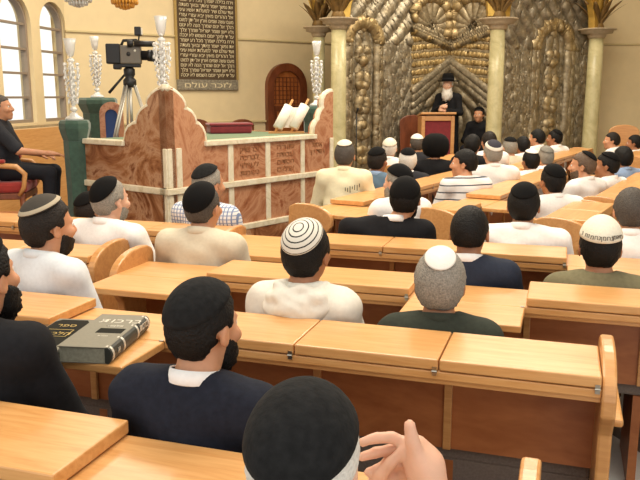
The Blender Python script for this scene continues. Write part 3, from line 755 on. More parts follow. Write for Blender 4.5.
person('grey bearded man with a flat black kippah, right of the middle column', 2.376, 9.455, 1.196, 10, FAR, 'skin_pale', 'hair_grey', (.5, .0, -.7), .009, kv('k_black', 54, 6), shirt=('jacket', 's_beige'))
person('black haired man in white, second from the middle column', 2.674, 9.961, 1.183, 10, FAR, 'skin_tan', 'hair_black', (.5, -.05, -.75), .010, collar='s_white')
person('black haired man facing left, third from the middle column', 3.024, 10.554, 1.248, 24, FAR, 'skin', 'hair_black', (.45, -.05, -.7), .010, collar='s_white', head=(25, 0))
person('black haired man in white by the right part of the silver wall', 3.500, 11.30, 1.208, 30, FAR, 'skin_tan', 'hair_black', (.45, -.05, -.7), .010, kv('k_black', 50, 30), collar='s_white', head=(30, 0))
person('man in white in left profile against the plain cream wall', 4.300, 11.145, 1.179, 45, FAR, 'skin', 'hair_dark', (.45, -.05, -.7), .009, collar='s_white', head=(30, 0))
person('man in white with black hair against the cream wall at the right edge', 4.720, 11.35, 1.13, 40, FAR, 'skin_tan', 'hair_black', (.45, -.05, -.7), .010, collar='s_white', head=(20, 0))
# man in the armchair at far left, on the raised step, turned to the right
def left_arms(shw, shz, ch):
    A = {}
    A[1] = (np.array((shw, ch-.012, shz)), np.array((shw+.03, ch+.20, shz-.22)), np.array((shw-.02, ch+.47, shz-.25)), (-.3, 1, -.1), (0, 0, -1))
    A[-1] = (np.array((-shw, ch-.012, shz)), np.array((-shw-.06, ch+.10, shz-.25)), np.array((-.14, ch+.33, shz-.28)), (.3, 1, -.1), (0, 0, -1))
    return A
person('man in a dark short sleeved shirt in a red armchair below the windows', -3.10, 7.40, 1.715, -82, NEAR, 'skin', 'hair_darkgrey', (.45, -.02, -.7), .008,
       shirt=('shirt', 's_charcoal'), arms='custom', short=True, extra=dict(arms=left_arms), base=.42, head=(-4, 6), group=None, lean=-.04)

# the standing speaker in black
def rabbi(label, X, Y, T, base, yaw):
    c = np.array((0, .05, T-base-.20)); nb = c[2]-.165; sh = nb-.05; Rm = rotm(R(8), R(-4)); P = lambda p: c+Rm @ np.array(p, float)
    S = SDF((-.40, -.26, -.02), (.40, .40, T-base), .013)
    def tor(S, g):
        S.cap((0, 0, .95), (0, .0, 1.12), .118+g, .115+g, .05, 1.3); S.cap((0, 0, 1.12), (0, .01, sh-.09), .115+g, .105+g, .05, 1.4)
        S.cap((-.155, 0, sh), (.155, 0, sh), .060+g, .060+g, .05)
        for s in (-1, 1): S.cap((s*.03, 0, nb), (s*.15, 0, sh), .042+g, .05+g, .05)
    Ws = {}
    def arm(S, g):
        for s in (-1, 1):
            E = np.array((s*.235, .06, sh-.25)); W = np.array((s*.055, .245, sh-.19+.03*s)); Ws[s] = W
            S.cap((s*.165, 0, sh), E, .056+g, .046+g, .03); S.cap(E, E+(W-E)*.95, .044+g, .031+g, .02)
    tor(S, -.012); arm(S, -.008)
    for s in (-1, 1):
        S.cap((s*.09, 0, .92), (s*.10, .0, .50), .08, .055, .03); S.cap((s*.10, 0, .50), (s*.10, -.01, .08), .055, .04, .03)
        hand_sdf(S, Ws[s], (-s*.8, .5, .25), (-s*.2, -.6, -.6), s, .7)
    S.cap((0, 0, nb-.03), P((0, -.015, -.055)), .058, .052, .03); head_sdf(S, c, Rm)
    root = link('person', S.mesh('person'), M['skin_pale'], loc=(X, Y, base), rot=(0, 0, R(yaw))); tag(root, label, 'person')
    S = SDF((-.42, -.30, .1), (.42, .40, nb+.1), .013); tor(S, .012); arm(S, .010)
    S.cap((0, 0, 1.0), (0, .0, .38), .135, .165, .05, 1.35); S.ell((0, .02, nb+.085), (.075, .08, .07), .012, sub=True); S.wrinkle(.002, 20, 1.)
    link('coat', S.mesh('coat'), M['s_black'], root)
    S = SDF((-.26, -.16, -.02), (.26, .22, .55), .014)
    for s in (-1, 1): S.cap((s*.10, 0, .5), (s*.10, 0, .08), .07, .06, .03); S.cap((s*.10, 0, .045), (s*.11, .14, .04), .045, .038, .02)
    link('trousers', S.mesh('trousers'), M['trousers'], root)
    shell('hair', c, Rm, np.array((0, -.014, .010)), np.array((.0775, .098, .1045)), hair_mask(.5, -.1, -.75), .012, .9, jit=.3).build('hair', M['hair_white'], root, True)
    shell('beard', c, Rm, np.array((0, .036, -.060)), np.array((.060, .066, .085)), beard_mask, lambda d: .016+.13*max(0, -d[2])**2*max(0, d[1]+.6), .86, 40, 28, jit=.4).build('beard', M['hair_white'], root, True)
    for s in (-1, 1):
        e = MB().ball(P((s*.031, .0775, .002)), .0118, 10, 8).build('eye', M['eye'], root, True); MB().ball(P((s*.031, .0868, .002)), (.0052, .0032, .0052), 8, 6).build('iris', M['iris'], e, True)
    h = MB().lathe([(.0, .135), (.05, .135), (.083, .125), (.098, .09), (.103, .02), (.108, .008), (.165, .004), (.178, .010), (.180, .004), (.165, -.006), (.10, -.006), (.0, -.004)], 28, tuple(P((0, -.01, .062))))
    hh = h.build('hat', M['k_black'], root, True)
    MB().lathe([(.104, .012), (.107, .012), (.105, .05), (.102, .05)], 28, tuple(P((0, -.01, .062)))).build('hat_band', M['s_black'], hh, True)
    return root
rabbi('man with a long white beard, broad black hat and black coat, standing behind the lectern', 2.22, 13.2, 2.085, .28, 152)
person('figure in black seated on the step beside the middle column', 2.72, 13.02, 1.52, 150, FAR, 'skin', 'hair_black', (.5, -.1, -.75), .010, kv('k_black', 60, 20),
       shirt=('coat', 's_black'), base=.28, group=None)
# ------------------------------------------------------------------ marble reading platform (local x along its right face, local y along its left face)
BN = Vector((-1.34, 6.60, 0)); BA = math.atan2(.777, .629)
bim = empty('reading_platform', BN, BA, 'brown and pink onyx reading platform with ivory marble rails and scalloped corner crests', 'reading platform')
def bpos(a, b, z=0.): return BN+Vector((math.cos(BA), math.sin(BA), 0))*a+Vector((-math.sin(BA), math.cos(BA), 0))*b+Vector((0, 0, z))
BLX, BLY = 2.36, 1.36
prR = [(0, 1.77), (.04, 1.768), (.09, 1.75), (.14, 1.722), (.19, 1.685), (.222, 1.64), (.226, 1.61), (.21, 1.588), (.25, 1.58), (.30, 1.555), (.335, 1.515), (.348, 1.475), (.345, 1.455), (.385, 1.445), (.425, 1.41), (.45, 1.36), (.46, 1.29)]
prL = [(0, 1.77), (.05, 1.766), (.12, 1.748), (.19, 1.715), (.24, 1.675), (.256, 1.64), (.246, 1.615), (.29, 1.60), (.345, 1.572), (.39, 1.53), (.412, 1.485), (.418, 1.455), (.47, 1.45), (.54, 1.42), (.585, 1.37), (.61, 1.29)]
prE = [(2.03, 1.29), (2.04, 1.37), (2.075, 1.42), (2.12, 1.45), (2.125, 1.49), (2.155, 1.54), (2.20, 1.575), (2.19, 1.61), (2.20, 1.67), (2.24, 1.72), (2.30, 1.745), (2.36, 1.75)]
fR = lambda u, v, t: (u, t, v)
fL = lambda u, v, t: (t, u, v)
polyR = [(0, .40), (BLX, .40), (BLX, 1.75)]+prE[::-1][1:]+prR[::-1]
polyL = [(0, .40), (BLY, .40), (BLY, 1.29)]+prL[::-1]
MB().prism(polyR, 0, .09, fR).build('right_wall', M['onyx_pink'], bim)
MB().prism(polyL, .0, .09, fL).build('left_wall', M['onyx'], bim)
MB().box(-.03, BLX+.03, -.03, 2.5, 0, .42).build('plinth', M['onyx'], bim)
MB().box(BLX-.09, BLX, .09, 1.36, .40, 1.29).build('end_wall', M['onyx_pink'], bim)
def edge(name, pts, fn, parent=bim): MB().tube([fn(u, v, .03) for u, v in pts], .032, 8).build(name, M['border'], parent, True)
edge('crest_border', prR, fR); edge('crest_border', prL, fL); edge('crest_border', prE, fR)
def rail(name, x0, x1, z0, z1, face, out=.022):
    mb = MB()
    if face == 'R': mb.box(x0, x1, -out, .09, z0, z1)
    else: mb.box(-out, .09, x0, x1, z0, z1)
    mb.build(name, M['border'], bim, bevel=.008)
rail('top_rail', .44, 2.05, 1.245, 1.295, 'R', .03); rail('middle_rail', -.03, BLX, .835, .893, 'R', .03); rail('bottom_rail', -.03, BLX, .40, .46, 'R', .035)
rail('top_rail', .60, BLY, 1.245, 1.295, 'L', .03); rail('middle_rail', 0, BLY, .835, .893, 'L', .03); rail('bottom_rail', 0, BLY, .40, .46, 'L', .035)
for a, b in ((.0, .05), (.10, .16), (.735, .80), (1.255, 1.32), (1.80, 1.86), (2.30, 2.36)):
    rail('stile', a, b, .893, 1.245, 'R', .014); rail('stile', a, b, .46, .835, 'R', .014)
for a, b in ((.0, .05), (1.30, 1.36)):
    rail('stile', a, b, .893, 1.245, 'L', .014); rail('stile', a, b, .46, .835, 'L', .014)
for k, (xc, rows) in enumerate(((1.03, ('זכר צדיק', 'לברכה', 'לעילוי', 'נשמת')), (1.56, ('תורה', 'עבודה', 'חסדים', 'שלום')), (2.08, ('אמת', 'ודין')))):
    for r, tx in enumerate(rows):
        hebrew('engraving', tx, .07, M['engrave'], bim, (xc, -.003, 1.165-.075*r), (PI/2, 0, 0), .003, width=.26 if len(tx) > 3 else .16)
MB().box(.06, BLX-.06, .06, 1.30, 1.25, 1.285).build('green_tabletop', M['greentop'], bim)
MB().box(.10, .34, .10, .34, 1.285, 1.625).build('corner_block', M['green'], bim, bevel=.02)

def candelabrum(label, x, y, z, h=.77):
    r = empty('candelabrum', (x, y, z), .3*x, label, 'candelabrum', 'crystal candelabra'); k = h/.77
    S = lambda p: [(a*k, b*k) for a, b in p]
    MB().lathe(S([(.085, 0), (.09, .012), (.075, .03), (.045, .045), (.035, .065), (.02, .075)]), 16).build('base', M['crystal'], r, True)
    st = []
    for i in range(9):
        z0 = .075+i*.058; st += [(.014, z0), (.034-.008*(i % 2), z0+.018), (.036-.008*(i % 2), z0+.034), (.014, z0+.054)]
    MB().lathe(S(st), 12).build('stem', M['crystal'], r, True)
    MB().lathe(S([(.016, .60), (.03, .615), (.042, .66), (.048, .71), (.060, .77), (.054, .77), (.040, .70), (.02, .64)]), 16).build('cup', M['crystal'], r, True)
    for i in range(6):
        a = 2*PI*i/6+.4; mb = MB(); c, s = math.cos(a), math.sin(a)
        mb.tube([(c*q*k, s*q*k, zz*k) for q, zz in ((.01, .40), (.04, .37), (.064, .41), (.070, .47), (.066, .51))], .008*k, 6)
        mb.ball((c*.066*k, s*.066*k, .53*k), .017*k, 8, 6)
        for zz, rr in ((.46, .072), (.40, .074), (.345, .066), (.29, .060), (.235, .050), (.17, .045)):
            mb.ball((c*rr*k, s*rr*k, (zz+.02*(i % 2))*k), (.012*k, .012*k, .02*k), 6, 5)
            mb.tube([(c*.005*k, s*.005*k, (zz+.03)*k), (c*rr*k, s*rr*k, (zz+.02+.02*(i % 2))*k)], .004*k, 5)
        mb.tube([(c*.022*k, s*.022*k, .18*k), (c*.022*k, s*.022*k, .50*k)], .005*k, 5)
        mb.build('arm', M['crystal'], r, True)
    return r
def pedestal(label, x, y, h, w):
    r = empty('pedestal', (x, y, 0), .5, label, 'pedestal', 'green velvet pedestals')
    MB().lathe([(w*.44, 0), (w*.42, .05), (w*.40, h*.5), (w*.43, h-.20)], 8).build('shaft', M['green'], r)
    MB().lathe([(w*.43, h-.20), (w*.50, h-.14), (w*.56, h-.08), (w*.56, h-.03), (w*.50, h)], 8).build('head', M['green'], r, bevel=.006)
    return r
pedestal('tall faceted green velvet pedestal at the left end of the reading platform', -2.40, 7.42, 1.47, .275)
candelabrum('crystal candelabrum on the tall faceted green pedestal at left', -2.40, 7.42, 1.47)
p_ = bpos(.19, .25); candelabrum('crystal candelabrum rising behind the scalloped marble corner crest', p_.x, p_.y, 1.625)
pedestal('green pedestal beyond the platform, left of the video camera', -2.90, 9.95, 1.68, .46)
candelabrum('crystal candelabrum left of the video camera, farthest back', -2.90, 9.95, 1.68)
pedestal('green pedestal at the right end of the platform, behind the open scroll', -.06, 9.35, 1.58, .34)
candelabrum('crystal candelabrum right of the arched door, beside the columns', -.04, 9.35, 1.58)
# arched marble tablet with a blue inset, by the tripod
ar = empty('arched_tablet', (-2.55, 9.3, 0), .15, 'arched onyx tablet with a blue inset, left of the tripod', 'tablet')
link('frame', filled('frame', [arch_pts(0, .28, 0, 1.63), arch_pts(0, .15, 1.15, 1.54)], .08), M['onyx_pink'], ar)
link('inset', filled('inset', [arch_pts(0, .17, 1.13, 1.55)], .03), plain('blue_inset', '2c4a86', .6), ar)
# red velvet box and scroll on the green top
q = bpos(1.75, 1.02, 1.286); rb = empty('velvet_box', q, BA-.55, 'dark red velvet box lying on the green tabletop', 'box')
MB().box(-.24, .24, -.12, .12, 0, .085).build('body', M['redvelvet'], rb, bevel=.02); MB().box(-.25, .25, -.13, .13, .085, .115).build('lid', M['redvelvet'], rb, bevel=.014)
q = bpos(2.12, .48, 1.286); ts = empty('open_scroll', q, 0, 'open white scroll with two rollers leaning on a small stand', 'scroll')
up = Vector((.16, .12, .30)).normalized()
for k, (bx, L, rr) in enumerate(((-.10, .29, .058), (.075, .30, .058))):
    b = Vector((bx, .02*k, .055)); 
    ro = MB().tube([b, b+up*.004, b+up*L, b+up*(L+.004)], [.02, rr, rr, .02], 16).build('roller', M['paper'], ts, True)
    MB().tube([b-up*.06, b+up*(L+.09)], .014, 8).build('handle', M['beech_edge'], ro, True)
w_ = Vector((.175, .02, 0)); b0 = Vector((-.10, .02, .075)); nn = up.cross(w_).normalized()*.045
MB().add([b0+nn, b0+w_+nn, b0+w_+up*.27+nn, b0+up*.27+nn, b0+nn*1.15, b0+w_+nn*1.15, b0+w_+up*.27+nn*1.15, b0+up*.27+nn*1.15], [(0, 1, 2, 3), (7, 6, 5, 4), (0, 4, 5, 1), (1, 5, 6, 2), (2, 6, 7, 3), (3, 7, 4, 0)]).build('parchment', M['paper'], ts)
MB().box(-.20, .20, -.05, .10, 0, .02).tube([(-.13, .06, .01), (-.05, .14, .22)], .012, 8).tube([(.10, .06, .01), (.18, .14, .22)], .012, 8).build('stand', M['beech_edge'], ts)

# video camera on a tripod, standing on the platform
tp = Vector((-2.06, 8.30, .42)); tr = empty('tripod', tp, .2, 'silver tripod standing on the reading platform', 'tripod'); tr.scale = (1, 1, .965)
for i in range(3):
    a = R(100+120*i); c, s = math.cos(a), math.sin(a)
    mb = MB()
    for o in (-.02, .02): mb.tube([(c*.05-s*o, s*.05+c*o, 1.46), (c*.30-s*o, s*.30+c*o, .62)], .012, 8)
    lg = mb.build('leg', M['alu'], tr, True)
    MB().tube([(c*.28, s*.28, .70), (c*.45, s*.45, .015)], .012, 8).build('lower_tube', M['alu'], lg, True)
    MB().ball((c*.45, s*.45, .015), .02, 8, 6).build('foot', M['black'], lg, True)
MB().lathe([(.05, 1.42), (.07, 1.45), (.07, 1.50), (.045, 1.53), (.06, 1.56), (.06, 1.62), (.04, 1.64)], 16).build('fluid_head', M['black'], tr, True)
MB().tube([(-.05, 0, 1.56), (-.22, -.05, 1.36)], [.012, .016], 8).build('pan_handle', M['black'], tr, True)
MB().tube([(0, 0, 1.44), (0, 0, .9)], .018, 8).build('centre_column', M['alu'], tr, True)
vc = empty('video_camera', tp+Vector((.02, 0, 1.641*.965)), .12, 'shoulder video camera with top light, mounted on the silver tripod', 'video camera')
vc.scale = (1.14,)*3
MB().box(-.09, .10, -.06, .06, .03, .20).build('body', M['camgrey'], vc, bevel=.012)
MB().box(-.12, .09, -.05, .05, 0, .03).build('base_plate', M['black'], vc, bevel=.006)
MB().box(-.22, -.09, -.055, .055, .03, .215).box(-.16, -.09, -.05, .05, -.02, .03).build('battery_pack', M['black'], vc, bevel=.012)
MB().tube([(.10, 0, .11), (.16, 0, .11), (.16, 0, .11), (.20, 0, .108)], [.045, .045, .052, .055], 18).build('lens', M['black'], vc, True)
MB().add([(.20, -.06, .055), (.20, .06, .055), (.20, .06, .16), (.20, -.06, .16), (.28, -.075, .02), (.28, .075, .02), (.28, .075, .15), (.28, -.075, .15)], [(3, 2, 1, 0), (4, 5, 6, 7), (0, 1, 5, 4), (2, 3, 7, 6), (1, 2, 6, 5), (3, 0, 4, 7)]).build('lens_hood', M['black'], vc, bevel=.005)
MB().tube([(-.08, 0, .20), (-.06, 0, .245), (.06, 0, .25), (.09, 0, .215)], .014, 8).build('carry_handle', M['black'], vc, True)
vf = MB().tube([(.05, -.07, .215), (.24, -.08, .21)], [.03, .026], 12).build('viewfinder', M['black'], vc, True)
MB().lathe([(.03, 0), (.036, .02), (.036, .05), (.028, .055)], 12).build('eyecup', M['black'], vf, True, loc=(.04, -.07, .215), rot=(0, -PI/2, 0))
MB().tube([(.08, 0, .24), (.09, 0, .30)], .008, 6).build('light_bracket', M['black'], vc, True)
tl = MB().box(.05, .11, -.05, .05, .29, .37).build('top_light', M['black'], vc, bevel=.008)
MB().box(.111, .118, -.04, .04, .30, .36).build('diffuser', M['camwhite'], tl)
MB().tube([(.10, .055, .08), (.12, .075, .10), (-.05, .085, .14)], .006, 6).build('cable', M['black'], vc, True)
MB().ball((-.01, -.062, .12), (.02, .008, .02), 10, 6).build('dial', M['black'], vc, True); MB().ball((.05, -.062, .15), (.012, .008, .012), 8, 6).build('dial', M['camwhite'], vc, True)

# books on the opened lid of the second pew: local x along the row
bk = Vector((math.cos(TN), math.sin(TN), 0)); bn = Vector((-bk.y, bk.x, 0))
def book(label, x, yn, z, w, d, t, rot, spine_right, cover):
    r = empty('book', bk*x+bn*yn+Vector((0, 0, z)), TN+rot, label, 'book', 'thick books on the opened lid')
    MB().box(-w/2+.004, w/2-.006, -d/2+.004, d/2-.004, .004, t-.004).build('pages', M['pages'], r)
    mb = MB().box(-w/2, w/2, -d/2, d/2, 0, .004).box(-w/2, w/2, -d/2, d/2, t-.004, t)
    cv = mb.build('cover', M[cover], r, bevel=.0015)
    prof = [(w/2-.006+.018*math.sin(PI*i/8), t*(.5-.5*math.cos(PI*i/8))) for i in range(9)]
    MB().prism([(u, v) for u, v in prof]+[(w/2-.012, t-.004), (w/2-.012, .004)], -d/2, d/2, lambda u, v, q_: (u, q_, v)).build('spine', M['spinedark'], r)
    return r, cv
bx = -1.50
r, cv = book('thick grey book with a banded dark spine lying on the opened lid', -1.455, 2.105, .8635, .168, .36, .055, .20, True, 'bookgrey')
for yy in (-.165, -.07, .06, .165):
    prof = [(.168/2-.006+.020*math.sin(PI*i/8), .055*(.5-.5*math.cos(PI*i/8))+.0002) for i in range(9)]
    MB().prism(prof+[(.0725, .0552), (.0725, .001)], yy-.006, yy+.006, lambda u, v, q_: (u, q_, v)).build('spine_band', M['booksilver'], r)
hebrew('spine_lettering', 'ברכות', .035, M['booksilver'], r, (.168/2+.0135, .11, .027), (PI/2, 0, PI/2), .001, width=.075); hebrew('spine_lettering', 'א', .03, M['booksilver'], r, (.168/2+.0135, -.12, .02), (PI/2, 0, PI/2), .001)
hebrew('title', 'ברכות', .06, M['booksilver'], r, (.02, .08, .0553), (0, 0, 0), .0004); hebrew('title', 'תלמוד', .024, M['booksilver'], r, (.02, .035, .0553), (0, 0, 0), .0004)
MB().box(-.02, .07, -.035, .015, .055, .0556).build('title_block', M['bookdark'], r)
hebrew('title', 'מסכת', .014, M['booksilver'], r, (.02, -.07, .0553), (0, 0, 0), .0003)
r, cv = book('thick book with a dark gold printed cover beside the banded grey one', -1.617, 2.065, .8635, .150, .35, .036, .20, True, 'bookgrey')
link('cover_panel', filled('cover_panel', [[(-.063+.126*u, v) for u, v in ((.12, -.16), (.88, -.16), (1, -.135), (1, .135), (.88, .16), (.12, .16), (0, .135), (0, -.135))]], .0006), M['bookdark'], r, loc=(-.008, 0, .0363), rot=(-PI/2, 0, 0))
for tx, yy, ss in (('ספר', .09, .04), ('הלכות', .0, .042), ('שבת', -.10, .03)): hebrew('title', tx, ss, M['bookgold'], r, (-.008, yy-.01, .0368), (0, 0, 0), .0004)
fr = MB()
for a0, a1, b0_, b1 in ((-.055, .04, .045, .048), (-.055, .04, -.028, -.025), (-.055, -.052, -.028, .048), (.037, .04, -.028, .048)): fr.box(a0, a1, b0_, b1, .0366, .0371)
fr.build('title_frame', M['bookgold'], r)
# sheet of paper on the opened lid at right, paper and bag under the pews
q = bk*.52+bn*3.78; MB().box(-.10, .10, -.07, .07, 0, .002).build('paper_sheet', M['paper'], None, loc=(q.x, q.y, .8645), rot=(0, 0, TN+.3))
tag(bpy.data.objects['paper_sheet'], 'white paper sheet on the opened lid before the cream cap', 'paper')
def crumple(name, label, cat, loc, r, mat, seed, sq=(1, 1, 1)):
    bm = bmesh.new(); bmesh.ops.create_icosphere(bm, subdivisions=3, radius=1.); rng = random.Random(seed)
    ph = [rng.uniform(0, 6) for _ in range(6)]
    for v in bm.verts:
        c = v.co.copy(); k = 1+.16*math.sin(5*c.x+ph[0])*math.sin(6*c.y+ph[1])+.12*math.sin(9*c.z+7*c.x+ph[2])+rng.uniform(-.05, .05)
        v.co = Vector((c.x*sq[0], c.y*sq[1], max(c.z, -.75)*sq[2]))*k*r
    zmin = min(v.co.z for v in bm.verts)
    for v in bm.verts: v.co.z -= zmin
    me = bpy.data.meshes.new(name); bm.to_mesh(me); bm.free()
    return tag(link(name, me, M[mat], None, True, loc=loc), label, cat)
crumple('plastic_bag', 'crumpled dark plastic bag on the floor beyond the pew end at right', 'bag', (1.50, 3.86, 0), .13, 'bag', 3, (.9, 1, 1.1))
for k, (x, y, rz) in enumerate(((1.42, 3.42, .3), (1.39, 3.22, -.2))):
    o = MB().box(-.11, .11, -.15, .15, 0, .004+.003*k).build('paper_sheet', M['paper'], None, loc=(x, y, .0005), rot=(0, 0, rz))
    tag(o, ('white paper on the floor just in front of the dark plastic bag', 'white paper on the floor at the bottom of the gap beside the pew end')[k], 'paper', 'papers on the floor')

# raised step and armchairs at left
struct(MB().box(-4.45, -2.62, 6.75, 8.4, 0, .42).build('floor_step', M['panel'], bevel=.01))
def armchair(label, x, y, z, yaw):
    r = empty('armchair', (x, y, z), R(yaw), label, 'armchair', 'red armchairs on the side step')      # faces local +y
    MB().box(-.27, .27, -.24, .27, .30, .36).build('seat_frame', M['darkwood'], r, bevel=.01)
    MB().box(-.25, .25, -.22, .28, .36, .465).build('seat', M['redcloth'], r, bevel=.03)
    MB().box(-.25, .25, -.31, -.24, .36, 1.0).build('backrest', M['redcloth'], r, bevel=.03)
    for s in (-1, 1):
        a = MB().tube([(s*.30, -.27, .62), (s*.31, 0, .64), (s*.31, .22, .62), (s*.30, .29, .55), (s*.29, .27, .42), (s*.28, .22, .34)], [.024, .026, .028, .026, .022, .02], 8).build('armrest', M['beech_edge'], r, True)
        MB().box(s*.31-.035, s*.31+.035, -.16, .12, .655, .69).build('arm_pad', M['redcloth'], a, bevel=.012)
        for yy in (-.24, .24): MB().tube([(s*.25, yy, .31), (s*.26, yy*1.04, 0)], [.028, .02], 8).build('leg', M['darkwood'], r, True)
        MB().tube([(s*.24, -.27, .3), (s*.25, -.31, 1.04)], .024, 8).build('back_post', M['darkwood'], r, True)
    return r
armchair('red armchair holding the man in the dark shirt', -3.14, 7.39, .42, -82)
# chairs against the angled wall, only their carved tops show over the platform
def wall_chair(label, x, y, h, group='carved chairs by the walls', yaw=215, m='darkwood', z=0.):
    r = empty('wooden_chair', (x, y, z), R(yaw), label, 'chair', group)
    MB().box(-.24, .24, -.22, .24, .42, .47).build('seat', M[m], r, bevel=.01)
    out = [(-.22, .47), (.22, .47), (.24, h-.12)]+[(.24*math.cos(PI*i/10), h-.12+.12*math.sin(PI*i/10)) for i in range(1, 10)]+[(-.24, h-.12)]
    MB().prism(out, -.25, -.21, lambda u, v, t: (u, t, v)).build('backrest', M[m], r, bevel=.01)
    for sx in (-1, 1):
        for sy in (-1, 1): MB().tube([(sx*.2, sy*.19, .42), (sx*.21, sy*.2, 0)], [.024, .018], 8).build('leg', M[m], r, True)
    return r
wall_chair('dark chair top seen over the red velvet box', -1.98, 12.75, 1.32)
wall_chair('dark chair top just left of the arched door', -1.25, 13.25, 1.30)
wall_chair('light wood chair with a carved round back against the plain wall at right', 4.95, 12.2, 1.24, m='beech_edge', yaw=170)
# hanging text tapestry on the angled wall
tq = CORNER+BD*2.41-Vector((-BD.y, BD.x, 0))*.02
tb = empty('text_tapestry', tq, math.atan2(BD.y, BD.x), 'large brown wall tapestry covered with rows of pale script', 'tapestry')
MB().box(-.56, .56, -.03, .0, 1.98, 3.9).build('cloth', M['cloth_dark'], tb)
MB().box(-.59, .59, -.036, .0, 1.80, 1.98).build('lower_band', M['cloth_silver'], tb, bevel=.01)
for s in (-1, 1): MB().box(s*.575-.02, s*.575+.02, -.036, 0, 1.98, 3.9).build('side_border', M['cloth_gold'], tb)
MB().tube([(-.64, -.02, 3.92), (.64, -.02, 3.92)], .025, 10).build('rod', M['brass'], tb, True)
WORDS = 'שיר למעלות אשא עיני אל ההרים מאין יבא עזרי עזרי מעם עשה שמים וארץ אל יתן למוט רגלך אל ינום שמרך הנה לא ינום ולא יישן שומר ישראל שמרך צלך על יד ימינך יומם השמש לא יככה וירח בלילה ישמרך מכל רע ישמר את נפשך ישמר צאתך ובואך מעתה ועד עולם'.split()
wi = 0
for k in range(22):
    line = ''
    while len(line) < 27: line += WORDS[wi % len(WORDS)]+' '; wi += 1
    hebrew('script_line', line.strip(), .085, M['cream_thread'], tb, (0, -.032, 2.03+.083*(21-k)), (PI/2, 0, 0), .003, width=1.02)
hebrew('band_lettering', 'לזכר עולם', .12, M['cream_thread'], tb, (0, -.038, 1.845), (PI/2, 0, 0), .003, width=.9)
# chandeliers, only their lowest drops reach into the picture
def chandelier(label, x, y, zb, mat, rad):
    r = empty('chandelier', (x, y, zb), 0, label, 'chandelier', 'hanging chandeliers')
    MB().tube([(0, 0, .35), (0, 0, 5.2-zb)], .012, 8).build('rod', M['brass'], r, True)
    MB().lathe([(.02, .05), (rad*.4, .09), (rad*.85, .20), (rad*.95, .30), (rad, .33), (rad*.9, .34), (.02, .36)], 24).build('bowl', M['brass'], r, True)
    mb = MB()
    for ring, (rr, zz, n) in enumerate(((.02, .0, 4), (rad*.3, .01, 10), (rad*.55, .025, 18), (rad*.8, .06, 24), (rad, .12, 30))):
        for i in range(n):
            a = 2*PI*i/n+ring*.3; mb.ball((rr*math.cos(a), rr*math.sin(a), zz+.02), (.014, .014, .026), 6, 5)
            mb.ball((rr*math.cos(a), rr*math.sin(a), zz+.06), .010, 6, 5)
    mb.build('crystal_drops', mat, r, True)['kind'] = 'stuff'
    for i in range(8):
        a = 2*PI*i/8; MB().ball((rad*.8*math.cos(a), rad*.8*math.sin(a), .42), (.02, .02, .045), 8, 6).build('bulb', M['bulb'], r, True)
    return r
chandelier('white crystal chandelier tip hanging at the top left, nearer the windows', -2.66, 8.6, 2.66, M['crystal'], .17)
amber = plain('amber_crystal', 'd99a3c', .2, 0.); chandelier('amber crystal chandelier tip hanging above the video camera', -2.15, 8.6, 2.635, amber, .17)
# ------------------------------------------------------------------ the silver wall, its columns, step and lectern
def relief(name, label_parent, w, h, fn, loc, rz, res=.013):
    nx = int(w/res)+1; nz = int(h/res)+1; u = np.linspace(0, w, nx); v = np.linspace(0, h, nz)
    Ug, Vg = np.meshgrid(u, v, indexing='ij'); H, G = fn(Ug, Vg)
    P = np.stack([Ug, -H, Vg], -1).reshape(-1, 3)
    i, k = np.meshgrid(np.arange(nx-1), np.arange(nz-1), indexing='ij'); a = (i*nz+k).ravel()
    F = np.stack([a, a+nz, a+nz+1, a+1], 1)
    me = bpy.data.meshes.new(name); me.from_pydata(P.tolist(), [], F.tolist()); at = me.attributes.new('gold', 'FLOAT', 'POINT'); at.data.foreach_set('value', np.clip(G, 0, 1).astype(np.float32).ravel())
    me.update(); o = link(name, me, M['ark'], label_parent, True, loc=loc, rot=(0, 0, rz)); so = o.modifiers.new('depth', 'SOLIDIFY'); so.thickness = .08; so.offset = -1 if False else 1.; return o
_rng = np.random.RandomState(11)
_pts = _rng.rand(60, 6)
def foliage(U_, V, f=1., seed=0):
    z = 0
    for q in range(14):
        a = _pts[(q+seed) % 60]; th = a[0]*2*PI; k = f*(14+40*a[1]); z = z+np.sin(k*(U_*math.cos(th)+V*math.sin(th))+a[2]*6+2.2*np.sin(f*(5+9*a[3])*(V if q % 2 else U_)+a[4]*6))
    return z/14
def ridge(d, w): return np.exp(-(d/w)**2)
def side_panel(w, h, arch_c, arch_v, arch_r, lean):
    def fn(Ux, V):
        H = .030*foliage(Ux+.10*np.sin(2.3*V), V*.38, 1.5, 3)+.010*foliage(Ux, V*.6, 3.4, 20)+.022*foliage(Ux, V, .6, 40); G = np.zeros_like(Ux)
        du = Ux-arch_c; dv = V-arch_v; rr = np.hypot(du, dv); up = dv > 0
        for k, r0 in enumerate((arch_r, arch_r*.86)):
            H += np.where(up, .05*ridge(rr-r0, .03), .03*ridge(np.abs(du)-r0, .025)); G += np.where(up, ridge(rr-r0, .035), .3*ridge(np.abs(du)-r0, .03))*(.45 if k else .5)
        ins = (np.abs(du) < arch_r*.8)&((~up)|(rr < arch_r*.8)); H -= .05*ins
        feath = np.where((V > arch_v)&(rr > arch_r*1.08), .035*np.sin(26*(Ux*lean+V*.7)), 0); H += feath
        vine = ridge(Ux-arch_c-.09*np.sin(V*6.), .035)+ridge(Ux-arch_c+.09*np.sin(V*6.), .035); H += .03*vine*ins; G += .15*vine*ins
        for z0 in np.arange(.5, arch_v, .42): 
            ro = ridge(np.hypot(du, V-z0)-.10, .02); H += .05*ro*ins; G += .25*ro*ins
        return H, G+.12*(foliage(Ux, V, .8, 33) > .18)
    return fn
